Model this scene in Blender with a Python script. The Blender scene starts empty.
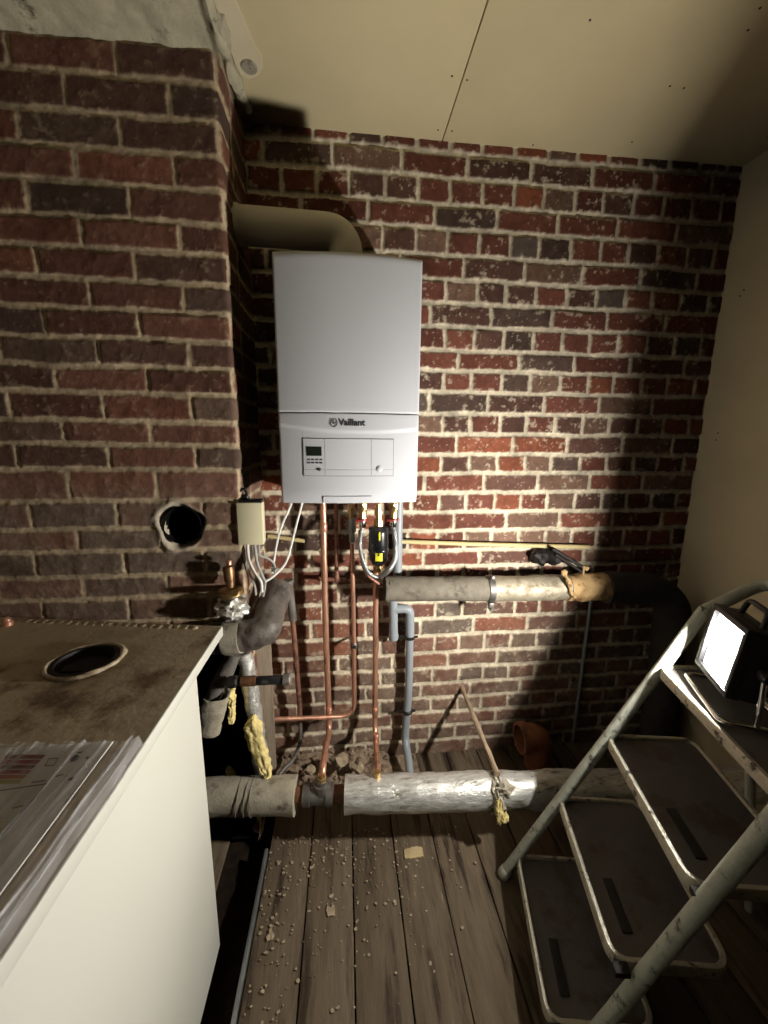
import bpy, bmesh, math, random
import numpy as np
from mathutils import Vector, Matrix, noise

random.seed(7)
sc = bpy.context.scene
C = sc.collection
PI = math.pi
H = 1.47                      # camera height above the floor; all coordinates below are relative to the lens
OFF = Vector((0, 0, H))
FL = -H

# ---------------------------------------------------------------- camera
F = 384.0
_D = np.array([-39., -71., F]); _V = np.array([-19., 2088., F])
_Y = _D/np.linalg.norm(_D)
_Z = -_V/np.linalg.norm(_V); _Z = _Z-_Z.dot(_Y)*_Y; _Z /= np.linalg.norm(_Z)
_X = np.cross(_Y, _Z)
R = np.array([_X, _Y, _Z])
def ray(x, y): return R.dot(np.array([x-384., y-512., F]))
def at(x, y, X=None, Y=None, Z=None):
    """point of the room seen at a picture position, on a plane X=, Y= or Z="""
    r = ray(x, y)
    k = X/r[0] if X is not None else (Y/r[1] if Y is not None else Z/r[2])
    return Vector((r*k).tolist())
cam = bpy.data.cameras.new('camera'); co = bpy.data.objects.new('camera', cam); C.objects.link(co)
cam.sensor_fit = 'VERTICAL'; cam.sensor_height = 36.0; cam.lens = 36.0*F/1024.0
cam.clip_start = 0.01
M3 = Matrix(((R[0][0], -R[0][1], -R[0][2]), (R[1][0], -R[1][1], -R[1][2]), (R[2][0], -R[2][1], -R[2][2])))
co.matrix_world = Matrix.Translation(OFF) @ M3.to_4x4()
sc.camera = co

# ---------------------------------------------------------------- materials
def s2l(c):
    return tuple(((v/255.)/12.92 if v/255. <= .04045 else (((v/255.)+.055)/1.055)**2.4) for v in c)
def mat(name, col, rough=.6, metal=0., var=.25, scale=14., dirt=None, dirt_amt=.0, dirt_scale=6., bump=.0, bscale=60.,
        attr=False, stretch=(1, 1, 1), spec=.5, speck=None, speck_scale=50., speck_lim=.66, coat=0., rvar=.1):
    m = bpy.data.materials.new(name); m.use_nodes = True
    nt = m.node_tree; N = nt.nodes; L = nt.links; b = N['Principled BSDF']
    tc = N.new('ShaderNodeTexCoord'); mp = N.new('ShaderNodeMapping'); mp.inputs['Scale'].default_value = stretch
    L.new(tc.outputs['Object'], mp.inputs['Vector'])
    def nz(s, d=5., r=.6):
        n = N.new('ShaderNodeTexNoise'); n.inputs['Scale'].default_value = s; n.inputs['Detail'].default_value = d
        n.inputs['Roughness'].default_value = r; L.new(mp.outputs['Vector'], n.inputs['Vector']); return n
    def mix(a, bb, fac, mode='MIX'):
        x = N.new('ShaderNodeMix'); x.data_type = 'RGBA'; x.blend_type = mode
        for s, v in ((x.inputs[6], a), (x.inputs[7], bb), (x.inputs[0], fac)):
            if hasattr(v, 'is_linked') or hasattr(v, 'links'): L.new(v, s)
            elif isinstance(v, tuple): s.default_value = v+(1.,) if len(v) == 3 else v
            else: s.default_value = v
        return x.outputs[2]
    def ramp(src, a, c2):
        r = N.new('ShaderNodeMapRange'); r.interpolation_type = 'SMOOTHSTEP'
        r.inputs[1].default_value = a; r.inputs[2].default_value = c2; L.new(src, r.inputs[0]); return r.outputs[0]
    lc = s2l(col)
    if attr:
        a = N.new('ShaderNodeAttribute'); a.attribute_name = 'Col'; base = a.outputs['Color']
    else:
        base = mix(lc, lc, 0.)
    n1 = nz(scale)
    g = N.new('ShaderNodeMapRange'); g.inputs[1].default_value = .3; g.inputs[2].default_value = .7
    g.inputs[3].default_value = 1.-var; g.inputs[4].default_value = 1.+var*.6; L.new(n1.outputs['Fac'], g.inputs[0])
    cx = N.new('ShaderNodeCombineXYZ')
    for i in range(3): L.new(g.outputs[0], cx.inputs[i])
    base = mix(base, cx.outputs[0], 1., 'MULTIPLY')
    if dirt is not None:
        n2 = nz(dirt_scale, 8., .68)
        f = ramp(n2.outputs['Fac'], .62-dirt_amt*.35, .74-dirt_amt*.25)
        base = mix(base, s2l(dirt), f)
    if speck is not None:
        n3 = nz(speck_scale, 4., .7)
        base = mix(base, s2l(speck), ramp(n3.outputs['Fac'], speck_lim, speck_lim+.06))
    L.new(base, b.inputs['Base Color'])
    b.inputs['Metallic'].default_value = metal; b.inputs['Roughness'].default_value = rough
    b.inputs['Specular IOR Level'].default_value = spec
    if coat: b.inputs['Coat Weight'].default_value = coat; b.inputs['Coat Roughness'].default_value = .12
    if rvar:
        rr = N.new('ShaderNodeMapRange'); rr.inputs[1].default_value = .3; rr.inputs[2].default_value = .7
        rr.inputs[3].default_value = max(.03, rough-rvar); rr.inputs[4].default_value = min(1., rough+rvar)
        L.new(n1.outputs['Fac'], rr.inputs[0]); L.new(rr.outputs[0], b.inputs['Roughness'])
    if bump:
        n4 = nz(bscale, 6., .62); bp = N.new('ShaderNodeBump'); bp.inputs['Strength'].default_value = bump
        bp.inputs['Distance'].default_value = .006; L.new(n4.outputs['Fac'], bp.inputs['Height']); L.new(bp.outputs[0], b.inputs['Normal'])
    return m
def emit(name, col, strength):
    m = bpy.data.materials.new(name); m.use_nodes = True; nt = m.node_tree
    b = nt.nodes['Principled BSDF']; b.inputs['Base Color'].default_value = (.8, .8, .8, 1)
    b.inputs['Emission Color'].default_value = (*col, 1); b.inputs['Emission Strength'].default_value = strength
    return m

LAMP = 2250.0
M = {}
M['brick'] = mat('brick masonry', (120, 70, 55), .92, var=.22, scale=60, attr=True, bump=.3, bscale=150, spec=.15)
M['soot'] = mat('soot', (14, 12, 11), .95, var=.4, spec=.1)
M['board'] = mat('painted fibreboard', (232, 214, 168), .8, var=.06, scale=3, bump=.08, bscale=220, spec=.2)
M['board_gap'] = mat('dark gap', (30, 24, 16), .9)
M['wallboard'] = mat('painted wallboard', (228, 212, 176), .85, var=.08, scale=4, bump=.08, bscale=180, spec=.2)
M['plaster'] = mat('rough plaster', (196, 186, 158), .95, var=.2, scale=20, dirt=(70, 55, 42), dirt_amt=.18, dirt_scale=14, bump=.7, bscale=45, spec=.1)
M['wood_floor'] = mat('old floorboards', (120, 104, 84), .85, var=.3, scale=9, attr=True, stretch=(6, .7, 1), dirt=(58, 46, 36), dirt_amt=.35, dirt_scale=3., bump=.3, bscale=40, spec=.25,
                      speck=(170, 155, 130), speck_scale=9, speck_lim=.69)
M['earth'] = mat('earth', (42, 33, 26), .98, var=.5, scale=22, bump=1., bscale=30, spec=.1)
M['white'] = mat('white enamel', (208, 208, 211), .32, var=.015, scale=3, rvar=.02)
M['white_low'] = mat('white plastic', (209, 209, 212), .35, var=.01, scale=3, rvar=.02)
M['grey_line'] = mat('grey plastic', (70, 72, 76), .5, var=.05)
M['logo'] = mat('dark grey print', (62, 64, 68), .5, var=.03)
M['lcd'] = mat('lcd glass', (38, 44, 36), .15, var=.1, rvar=.02)
M['chrome'] = mat('chrome', (215, 215, 215), .18, 1., var=.06)
M['flue'] = mat('cream plastic pipe', (212, 203, 180), .38, var=.05, scale=4, rvar=.05)
M['copper'] = mat('copper', (218, 164, 136), .36, .7, var=.2, scale=30, stretch=(1, 1, .25), dirt=(150, 98, 76), dirt_amt=.2, dirt_scale=18, rvar=.12)
M['copper_old'] = mat('tarnished copper', (158, 112, 92), .5, .5, var=.3, scale=30, dirt=(70, 46, 38), dirt_amt=.4, dirt_scale=16)
M['brass'] = mat('brass', (186, 156, 108), .36, .9, var=.2, scale=40)
M['black'] = mat('black plastic', (24, 25, 28), .3, var=.15, coat=.3)
M['red'] = mat('red plastic', (128, 34, 32), .45, var=.1)
M['yellow'] = mat('yellow label', (226, 214, 40), .5, var=.05)
M['braid'] = mat('braided steel', (176, 178, 178), .36, .9, var=.3, scale=260, bump=.5, bscale=400)
M['grey_valve'] = mat('grey green valve', (150, 158, 150), .5, .3, var=.2, scale=40)
M['pvc'] = mat('grey pvc', (146, 152, 156), .42, var=.12, scale=12, stretch=(1, 1, .4), dirt=(110, 106, 98), dirt_amt=.1)
M['clip'] = mat('dark steel clip', (74, 72, 70), .4, .8, var=.2)
M['lag'] = mat('grimy lagging', (120, 112, 98), .8, var=.3, scale=22, dirt=(70, 62, 54), dirt_amt=.3, dirt_scale=12, bump=.6, bscale=50, spec=.4)
M['lag_grimy'] = mat('grimy dark lagging', (104, 95, 86), .55, var=.35, scale=20, dirt=(62, 55, 49), dirt_amt=.35, dirt_scale=12, bump=.6, bscale=45, spec=.5)
M['bronze'] = mat('dull bronze', (140, 108, 78), .4, .8, var=.3, scale=40)
M['lag_dark'] = mat('dark lagging', (64, 60, 58), .85, var=.3, scale=18, bump=.5, bscale=50, spec=.25)
M['lag_wrap'] = mat('dusty foil wrap', (170, 160, 138), .5, .35, var=.25, scale=20, dirt=(120, 105, 84), dirt_amt=.3, dirt_scale=14, bump=.6, bscale=60)
M['foil'] = mat('wrinkled foil', (214, 212, 204), .36, .55, var=.3, scale=30, stretch=(1, 3, 3), dirt=(132, 124, 108), dirt_amt=.25, dirt_scale=12, bump=.8, bscale=20)
M['paper_wrap'] = mat('old paper wrap', (168, 158, 138), .75, var=.22, scale=18, dirt=(98, 86, 70), dirt_amt=.25, dirt_scale=14, bump=.6, bscale=45)
M['tan'] = mat('tan tape', (182, 150, 104), .6, var=.25, scale=22, dirt=(120, 86, 56), dirt_amt=.3, dirt_scale=20, bump=.5)
M['foam'] = mat('yellow foam', (238, 216, 146), .95, var=.25, scale=50, dirt=(176, 140, 80), dirt_amt=.12, dirt_scale=22, bump=.8, bscale=80, spec=.1)
M['clay'] = mat('terracotta pipe', (150, 92, 62), .7, var=.25, scale=14, dirt=(90, 62, 48), dirt_amt=.3)
M['beige_tube'] = mat('beige tube', (206, 186, 134), .55, var=.15, scale=20, stretch=(.2, 1, 1))
M['stick'] = mat('weathered stick', (160, 138, 112), .8, var=.3, scale=30, stretch=(1, 1, .3), bump=.3)
M['iron'] = mat('blackened iron', (46, 42, 40), .6, .5, var=.4, scale=30, bump=.5)
M['galv'] = mat('dull steel', (120, 116, 110), .5, .7, var=.3, scale=30)
M['rust'] = mat('rusty steel', (112, 74, 46), .8, .3, var=.4, scale=50, bump=.6)
M['lead'] = mat('grey lead', (124, 118, 110), .55, .4, var=.3, scale=20, bump=.4)
M['ivory'] = mat('ivory plastic', (222, 212, 176), .5, var=.06, scale=8, dirt=(160, 146, 112), dirt_amt=.05, dirt_scale=10)
M['cable_white'] = mat('white cable', (226, 224, 216), .5, var=.06)
M['cable_grey'] = mat('grey cable', (166, 166, 160), .5, var=.08)
M['cable_black'] = mat('black cable', (24, 22, 22), .5, var=.1)
M['plank'] = mat('weathered plank', (140, 124, 104), .9, var=.35, scale=10, stretch=(5, 5, .6), dirt=(88, 72, 58), dirt_amt=.3, dirt_scale=5, bump=.5, bscale=30)
M['enamel'] = mat('cream white enamel', (212, 210, 197), .45, var=.02, scale=3, rvar=.04, speck=(70, 66, 60), speck_scale=7, speck_lim=.80)
M['lidtop'] = mat('grimy lid steel', (190, 172, 144), .62, .1, var=.2, scale=8, dirt=(112, 92, 70), dirt_amt=.36, dirt_scale=5, bump=.25, bscale=60,
                  speck=(190, 174, 146), speck_scale=16, speck_lim=.68)
M['dark_steel'] = mat('sooty steel', (40, 36, 34), .6, .4, var=.4, scale=20)
M['paper'] = mat('printed paper', (222, 216, 208), .8, var=.05, scale=4)
M['print_dark'] = mat('dark print', (58, 54, 54), .8, var=.1)
M['print_red'] = mat('red print', (150, 30, 40), .7, var=.06)
M['print_red_deep'] = mat('deep red print', (120, 24, 34), .7, var=.06)
M['print_orange'] = mat('orange print', (176, 84, 44), .7, var=.06)
M['print_yellow'] = mat('yellow print', (176, 160, 50), .7, var=.06)
M['ladder'] = mat('flaking grey paint', (186, 188, 172), .55, var=.18, scale=25, dirt=(66, 60, 54), dirt_amt=.22, dirt_scale=26, bump=.5, bscale=70)
M['ladder_edge'] = mat('worn tray edging', (196, 190, 170), .38, .4, var=.3, scale=30, dirt=(64, 52, 44), dirt_amt=.3, dirt_scale=30, bump=.4, bscale=70)
M['tread'] = mat('scuffed grey tread', (98, 92, 88), .75, var=.2, scale=10, dirt=(78, 66, 58), dirt_amt=.35, dirt_scale=7, bump=.2)
M['rubber'] = mat('black rubber', (34, 33, 33), .8, var=.2, bump=.3)
M['lampbody'] = mat('black lamp housing', (34, 34, 36), .45, .2, var=.1)
M['reflector'] = mat('lamp rim', (150, 150, 150), .4, .5)
M['panel'] = emit('lit led chip', (1., .965, .90), LAMP)
M['glow'] = emit('lit reflector', (1., .97, .92), 7.)
M['flake'] = mat('plaster flakes', (168, 150, 124), .95, var=.35, scale=30, spec=.1)
M['rubble'] = mat('rubble', (156, 136, 114), .97, var=.4, scale=22, dirt=(84, 64, 50), dirt_amt=.4, dirt_scale=14, bump=.9, bscale=45, spec=.1)
M['card'] = mat('torn cardboard', (186, 164, 122), .9, var=.12)
M['strip'] = mat('grey metal strip', (140, 142, 140), .4, .6, var=.15)

def film():
    m = bpy.data.materials.new('clear plastic film'); m.use_nodes = True; nt = m.node_tree; N = nt.nodes; L = nt.links
    b = N['Principled BSDF']; b.inputs['Base Color'].default_value = (.95, .94, .95, 1); b.inputs['Roughness'].default_value = .22
    b.inputs['Specular IOR Level'].default_value = .8
    tc = N.new('ShaderNodeTexCoord'); mp = N.new('ShaderNodeMapping'); mp.inputs['Scale'].default_value = (14, 2, 3); mp.inputs['Rotation'].default_value = (0, 0, .3)
    n = N.new('ShaderNodeTexNoise'); n.inputs['Scale'].default_value = 4; n.inputs['Detail'].default_value = 4
    L.new(tc.outputs['Object'], mp.inputs[0]); L.new(mp.outputs[0], n.inputs['Vector'])
    bp = N.new('ShaderNodeBump'); bp.inputs['Strength'].default_value = .35; bp.inputs['Distance'].default_value = .01
    L.new(n.outputs['Fac'], bp.inputs['Height']); L.new(bp.outputs[0], b.inputs['Normal'])
    tr = N.new('ShaderNodeBsdfTransparent'); mx = N.new('ShaderNodeMixShader')
    r = N.new('ShaderNodeMapRange'); r.inputs[1].default_value = .35; r.inputs[2].default_value = .75; r.inputs[3].default_value = .10; r.inputs[4].default_value = .38
    L.new(n.outputs['Fac'], r.inputs[0]); L.new(r.outputs[0], mx.inputs[0])
    L.new(tr.outputs[0], mx.inputs[1]); L.new(b.outputs[0], mx.inputs[2]); L.new(mx.outputs[0], N['Material Output'].inputs[0])
    return m
M['film'] = film()

# ---------------------------------------------------------------- mesh builder
def V(p): return Vector(p)
class MB:
    def __init__(s): s.v = []; s.f = []
    def add(s, vs, fs):
        o = len(s.v); s.v += [Vector(p) for p in vs]; s.f += [tuple(i+o for i in f) for f in fs]; return s
    def bm(s, b):
        b.verts.ensure_lookup_table(); b.verts.index_update()
        s.add([v.co.copy() for v in b.verts], [[v.index for v in f.verts] for f in b.faces]); b.free(); return s
    def box(s, c, size, bev=.002, rot=None, seg=2):
        b = bmesh.new(); bmesh.ops.create_cube(b, size=1.)
        for v in b.verts: v.co = Vector((v.co.x*size[0], v.co.y*size[1], v.co.z*size[2]))
        if bev: bmesh.ops.bevel(b, geom=b.edges[:], offset=min(bev, min(size)*.45), segments=seg, profile=.5, affect='EDGES')
        m = Matrix.Translation(V(c)) @ (rot.to_4x4() if rot is not None else Matrix.Identity(4))
        b.transform(m); return s.bm(b)
    def tube(s, pts, r, n=14, caps=True, jit=0., jscale=8., closed=False, sq=None):
        pts = [V(p) for p in pts]; k = len(pts)
        rs = r if isinstance(r, (list, tuple)) else [r]*k
        T = []
        for i in range(k):
            if closed: t = pts[(i+1) % k]-pts[(i-1) % k]
            else: t = pts[min(i+1, k-1)]-pts[max(i-1, 0)]
            T.append(t.normalized())
        up = Vector((0, 0, 1)) if abs(T[0].z) < .9 else Vector((0, 1, 0))
        a = (up-T[0]*up.dot(T[0])).normalized(); vs = []
        for i in range(k):
            if i:
                q = T[i-1].rotation_difference(T[i]); a = q @ a; a = (a-T[i]*a.dot(T[i])).normalized()
            bb = T[i].cross(a)
            for j in range(n):
                th = 2*PI*j/n; ca, sa = math.cos(th), math.sin(th)
                d = a*(ca*(sq[0] if sq else 1))+bb*(sa*(sq[1] if sq else 1)); rr = rs[i]
                p = pts[i]+d*rr
                if jit: p = p+d*rr*jit*noise.noise(p*jscale)*2+d*rr*jit*.6*noise.noise(p*jscale*3.1+Vector((3, 1, 7)))*2
                vs.append(p)
        fs = []
        for i in range(k if closed else k-1):
            i2 = (i+1) % k
            for j in range(n):
                fs.append((i*n+j, i*n+(j+1) % n, i2*n+(j+1) % n, i2*n+j))
        if caps and not closed:
            fs.append(tuple(reversed(range(n)))); fs.append(tuple((k-1)*n+j for j in range(n)))
        return s.add(vs, fs)
    def lathe(s, o, axis, prof, n=24, cap0=True, cap1=True):
        """prof: (distance along the axis, radius)"""
        o = V(o); ax = V(axis).normalized(); up = Vector((0, 0, 1)) if abs(ax.z) < .9 else Vector((0, 1, 0))
        a = (up-ax*up.dot(ax)).normalized(); b = ax.cross(a); vs = []; fs = []
        for t, r in prof:
            for j in range(n): th = 2*PI*j/n; vs.append(o+ax*t+(a*math.cos(th)+b*math.sin(th))*r)
        for i in range(len(prof)-1):
            for j in range(n): fs.append((i*n+j, i*n+(j+1) % n, (i+1)*n+(j+1) % n, (i+1)*n+j))
        if cap0: fs.append(tuple(reversed(range(n))))
        if cap1: fs.append(tuple((len(prof)-1)*n+j for j in range(n)))
        return s.add(vs, fs)
    def lump(s, c, size, amp=.25, sc_=3., sub=3, seed=0., rot=None, flat=None):
        b = bmesh.new(); bmesh.ops.create_icosphere(b, subdivisions=sub, radius=1.)
        for v in b.verts:
            d = v.co.normalized(); k = 1+amp*noise.noise(d*sc_+Vector((seed, seed*1.7, -seed)))*1.6+amp*.5*noise.noise(d*sc_*2.7+Vector((-seed, 5, seed)))
            p = d*k; p = Vector((p.x*size[0], p.y*size[1], p.z*size[2]))
            if flat is not None and p.z < flat: p.z = flat
            v.co = (rot @ p if rot is not None else p)+V(c)
        return s.bm(b)
    def grid(s, fn, nu, nv, thick=None):
        vs = [V(fn(i/nu, j/nv)) for j in range(nv+1) for i in range(nu+1)]; w = nu+1
        fs = [(j*w+i, j*w+i+1, (j+1)*w+i+1, (j+1)*w+i) for j in range(nv) for i in range(nu)]
        if thick is not None:
            t = V(thick); n0 = len(vs); vs += [p+t for p in vs]
            fs += [tuple(x+n0 for x in reversed(f)) for f in fs[:]]
            bd = [i for i in range(w)]+[j*w+nu for j in range(1, nv+1)]+[nv*w+i for i in range(nu-1, -1, -1)]+[j*w for j in range(nv-1, 0, -1)]
            for a, b in zip(bd, bd[1:]+bd[:1]): fs.append((b, a, a+n0, b+n0))
        return s.add(vs, fs)
    def prism(s, poly, d):
        """polygon (list of points) pushed along vector d"""
        n = len(poly); d = V(d); vs = [V(p) for p in poly]+[V(p)+d for p in poly]
        fs = [tuple(range(n)), tuple(reversed(range(n, 2*n)))]+[(i, i+n, (i+1) % n+n, (i+1) % n) for i in range(n)]
        return s.add(vs, fs)
    def build(s, name, m, parent=None, smooth=True, ang=40, origin=None, fixn=True):
        vs = [p+OFF for p in s.v]
        if parent is not None: o = parent['_o'] if '_o' in parent else (0, 0, 0); o = Vector(o)
        elif origin is not None: o = V(origin)+OFF
        else:
            o = Vector(((min(p.x for p in vs)+max(p.x for p in vs))/2, (min(p.y for p in vs)+max(p.y for p in vs))/2, min(p.z for p in vs)))
        me = bpy.data.meshes.new(name); me.from_pydata([tuple(p-o) for p in vs], [], s.f); 
        if fixn:
            b = bmesh.new(); b.from_mesh(me); bmesh.ops.recalc_face_normals(b, faces=b.faces[:]); b.to_mesh(me); b.free()
        if smooth:
            me.polygons.foreach_set('use_smooth', [True]*len(me.polygons)); me.set_sharp_from_angle(angle=math.radians(ang))
        ob = bpy.data.objects.new(name, me); C.objects.link(ob)
        for mm in (m if isinstance(m, list) else [m]): me.materials.append(M[mm] if isinstance(mm, str) else mm)
        if parent is not None: ob.parent = parent
        else: ob.location = o
        ob['_o'] = tuple(o)
        return ob
def tag(o, label, cat, group=None, kind=None):
    o['label'] = label; o['category'] = cat
    if group: o['group'] = group
    if kind: o['kind'] = kind
    return o
def thing(name, loc, label, cat, group=None):
    o = bpy.data.objects.new(name, None); C.objects.link(o); o.empty_display_size = .05
    o.location = V(loc)+OFF; o['_o'] = tuple(o.location); return tag(o, label, cat, group)
def struct(o): o['kind'] = 'structure'; return o

def fillet(pts, rad, seg=7):
    pts = [V(p) for p in pts]; out = [pts[0]]
    for i in range(1, len(pts)-1):
        a, b, c = pts[i-1], pts[i], pts[i+1]; r = rad[i-1] if isinstance(rad, (list, tuple)) else rad
        d1 = (a-b); d2 = (c-b); r = min(r, d1.length*.49, d2.length*.49)
        p0 = b+d1.normalized()*r; p2 = b+d2.normalized()*r
        for k in range(seg+1):
            t = k/seg; out.append(p0*(1-t)**2+b*2*t*(1-t)+p2*t*t)
    out.append(pts[-1]); return out
def spline(pts, seg=8):
    pts = [V(p) for p in pts]; P = [pts[0]*2-pts[1]]+pts+[pts[-1]*2-pts[-2]]; out = []
    for i in range(1, len(P)-2):
        p0, p1, p2, p3 = P[i-1:i+3]
        for k in range(seg):
            t = k/seg
            out.append(.5*((2*p1)+(p2-p0)*t+(2*p0-5*p1+4*p2-p3)*t*t+(3*p1-p0-3*p2+p3)*t**3))
    out.append(P[-2]); return out
def subdiv(pts, step):
    pts = [V(p) for p in pts]; out = [pts[0]]
    for a, b in zip(pts, pts[1:]):
        n = max(1, int((b-a).length/step))
        for k in range(1, n+1): out.append(a.lerp(b, k/n))
    return out

# ---------------------------------------------------------------- brick masonry as relief
def vnoise(U, W, s, seed):
    rng = np.random.RandomState(seed); G = rng.rand(64, 64)
    x = U*s+seed*.37; y = W*s+seed*.73
    xi = np.floor(x).astype(int); yi = np.floor(y).astype(int); fx = x-xi; fy = y-yi
    fx = fx*fx*(3-2*fx); fy = fy*fy*(3-2*fy)
    g = lambda a, b: G[a % 64, b % 64]
    return (g(xi, yi)*(1-fx)*(1-fy)+g(xi+1, yi)*fx*(1-fy)+g(xi, yi+1)*(1-fx)*fy+g(xi+1, yi+1)*fx*fy)-.5
def fbm(U, W, s, seed, o=4):
    r = 0; a = 1.
    for k in range(o): r = r+a*vnoise(U, W, s*2**k, seed+k*11); a *= .55
    return r
def sstep(a, b, x):
    t = np.clip((x-a)/(b-a), 0, 1); return t*t*(3-2*t)
def masonry(name, u0, u1, v0, v1, res, beds, row_fn, mapper, jw, palette, mortar, dust=None, hole=None, opening=None, seed=1, cut=None, relief=.006, smear=1.):
    nu = int((u1-u0)/res); nv = int((v1-v0)/res)
    U, W = np.meshgrid(np.linspace(u0, u1, nu+1), np.linspace(v0, v1, nv+1))
    beds = sorted(beds)
    Wn = W+.006*fbm(U, W, 5., seed)+.0025*fbm(U, W, 28., seed+5)
    idx = np.searchsorted(np.array(beds), Wn)          # row between beds[idx-1] and beds[idx]
    lo = np.array([beds[0]-.083]+beds)[idx]; hi = np.array(beds+[beds[-1]+.083])[idx]
    dv = np.minimum(Wn-lo, hi-Wn)
    Un = U+.004*fbm(U, W, 22., seed+9)
    du = np.full(U.shape, 9.); brick = np.zeros(U.shape, int); q = 0
    rng = random.Random(seed)
    cols = {}
    for r in range(len(beds)+1):
        m = idx == r
        if not m.any(): continue
        js = row_fn(len(beds)-r)                        # joints, numbered from the top row down
        js = np.array([j+rng.uniform(-.006, .006) for j in js])
        k = np.searchsorted(js, Un[m]); jl = np.concatenate([[-99], js]); jr = np.concatenate([js, [99]])
        du[m] = np.minimum(Un[m]-jl[k], jr[k]-Un[m]); brick[m] = q+k; q += len(js)+2
    jit = .0036*fbm(U, W, 40., seed+21)+.0016*fbm(U, W, 110., seed+23)
    d = np.minimum(dv-jw[0], du-jw[1])+jit
    mask = sstep(-.0015, .0035, d)
    rc = np.random.RandomState(seed+3); nb = brick.max()+1
    pal = np.array([s2l(c) for c in palette[0]]); pw = np.array(palette[1], float); pw /= pw.sum()
    bc = pal[rc.choice(len(pal), nb, p=pw)]*(rc.uniform(.78, 1.2, (nb, 1)))
    bh = rc.uniform(-.003, .003, nb); tilt = rc.uniform(-.03, .03, nb)
    col = bc[brick]
    n1 = fbm(U, W, 30., seed+31); n2 = fbm(U, W, 9., seed+33); n3 = fbm(U, W, 75., seed+37, 3)
    col = col*(1+.28*n1+.26*n2)[..., None]
    dk = sstep(.2, .5, n2+.5*n1)[..., None]; col = col*(1-.3*dk)
    mc = np.array(s2l(mortar)); mcol = mc*(1+.28*n1+.35*n2+.3*n3)[..., None]
    # lime smears and white specks lying over brick faces near the joints
    near = 1-sstep(.0, .016, d)
    sm = sstep(.30, .46, n3*.7+n1*.5+near*.2)
    sp = sstep(.54, .62, fbm(U, W, 95., seed+41, 3)+.25*n2)*smear
    w = np.clip(1-mask+mask*np.clip(sm*.40*smear+sp*.5, 0, .7), 0, 1)
    col = col*(1-w[..., None])+mcol*w[..., None]
    if dust is not None:
        k = dust(U, W)*(.75+.5*n2+.4*n1); k = (np.clip(k, 0, .85)*(.12+.88*mask))[..., None]
        col = col*(1-k)+np.array(s2l((146, 130, 112)))*(1+.3*n1)[..., None]*k
    h = mask*(relief+bh[brick]*.7+.0018*n1+.0008*n3)+(1-mask)*(.0028*fbm(U, W, 20., seed+51)+.0012*n3)+.006*fbm(U, W, 2.5, seed+61)
    h = h+.0022*w*mask
    keep = np.ones(U.shape, bool)
    if hole is not None:
        hu, hv, hr = hole; dd = np.hypot(U-hu, (W-hv)*.96); ang = np.arctan2(W-hv, U-hu)
        rr = hr*(1+.06*np.sin(3*ang+1)+.05*np.sin(5*ang)); keep &= dd > rr
        ringw = 1-sstep(rr*1.2, rr*(1.62+.28*np.cos(ang-3.1)+.16*np.clip(n2, -.6, .6)), dd)
        h = h*(1-ringw)+ringw*(.008+.006*n1-.030*(1-sstep(rr*.95, rr*1.4, dd)))
        col = col*(1-ringw[..., None])+np.array(s2l((186, 174, 154)))*(1+.4*n1+.3*n3)[..., None]*ringw[..., None]
    if opening is not None:
        a, b, c, e = opening; jj = .02*n2+.012*n1
        keep &= ~((U > a+jj) & (U < b+jj) & (W > c+jj) & (W < e+jj))
    if cut is not None: keep &= ~cut(U, W, n1)
    X, Y, Zz = mapper(U, W, h)
    ids = np.arange(U.size).reshape(U.shape)
    fk = keep[:-1, :-1] & keep[1:, :-1] & keep[:-1, 1:] & keep[1:, 1:]
    f = np.stack([ids[:-1, :-1][fk], ids[:-1, 1:][fk], ids[1:, 1:][fk], ids[1:, :-1][fk]], 1)
    used = np.unique(f); rem = np.full(U.size, -1); rem[used] = np.arange(len(used)); f = rem[f]
    P = np.stack([X.ravel(), Y.ravel(), Zz.ravel()+H], 1)[used]; cc = np.clip(col.reshape(-1, 3)[used], .002, .9)
    me = bpy.data.meshes.new(name); n = len(used)
    me.vertices.add(n); me.vertices.foreach_set('co', P.astype(np.float32).ravel())
    me.loops.add(f.size); me.loops.foreach_set('vertex_index', f.astype(np.int32).ravel())
    me.polygons.add(len(f)); me.polygons.foreach_set('loop_start', (np.arange(len(f))*4).astype(np.int32))
    me.update(calc_edges=True)
    ca = me.color_attributes.new('Col', 'FLOAT_COLOR', 'POINT')
    ca.data.foreach_set('color', np.concatenate([cc, np.ones((n, 1))], 1).astype(np.float32).ravel())
    me.polygons.foreach_set('use_smooth', [True]*len(f))
    ob = bpy.data.objects.new(name, me); C.objects.link(ob); me.materials.append(M['brick']); return ob

YW, YP, XP, XR, ZC = 1.58, 1.27, -.338, 1.55, 1.067
bed_px = [158, 183, 209.7, 234, 259.8, 283, 306, 329, 352.5, 372.6, 394, 414.8, 434.8, 454.5, 473, 492, 511, 529.5, 549, 565, 582, 599, 615, 632, 649, 664, 679, 693, 707, 720, 734, 749]
beds = [at(504, y, Y=YW).z for y in bed_px]
def wall_rows(i):
    # i = 0 is the sliver under the ceiling (headers), then stretchers and headers in turn
    if i % 2 == 0: return [.393+.122*k for k in range(-8, 12)]
    o = .457 if (i//2) % 2 == 0 else .335
    return [o+.244*k for k in range(-5, 7)]
pal_wall = ([(122, 75, 60), (112, 69, 57), (142, 84, 62), (98, 70, 60), (102, 88, 78), (88, 70, 61), (124, 96, 80)], [4.4, 4, 1.4, 3.6, 1.0, 2.2, 1.4])
wb = struct(masonry('wall_back', -.42, 1.58, -1.52, 1.10, .004, beds, wall_rows,
        lambda u, v, h: (u, YW-h, v), (.0085, .0066), pal_wall, (214, 200, 174),
        dust=lambda u, v: .62*sstep(-.45, -1.25, v), seed=11))
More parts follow.
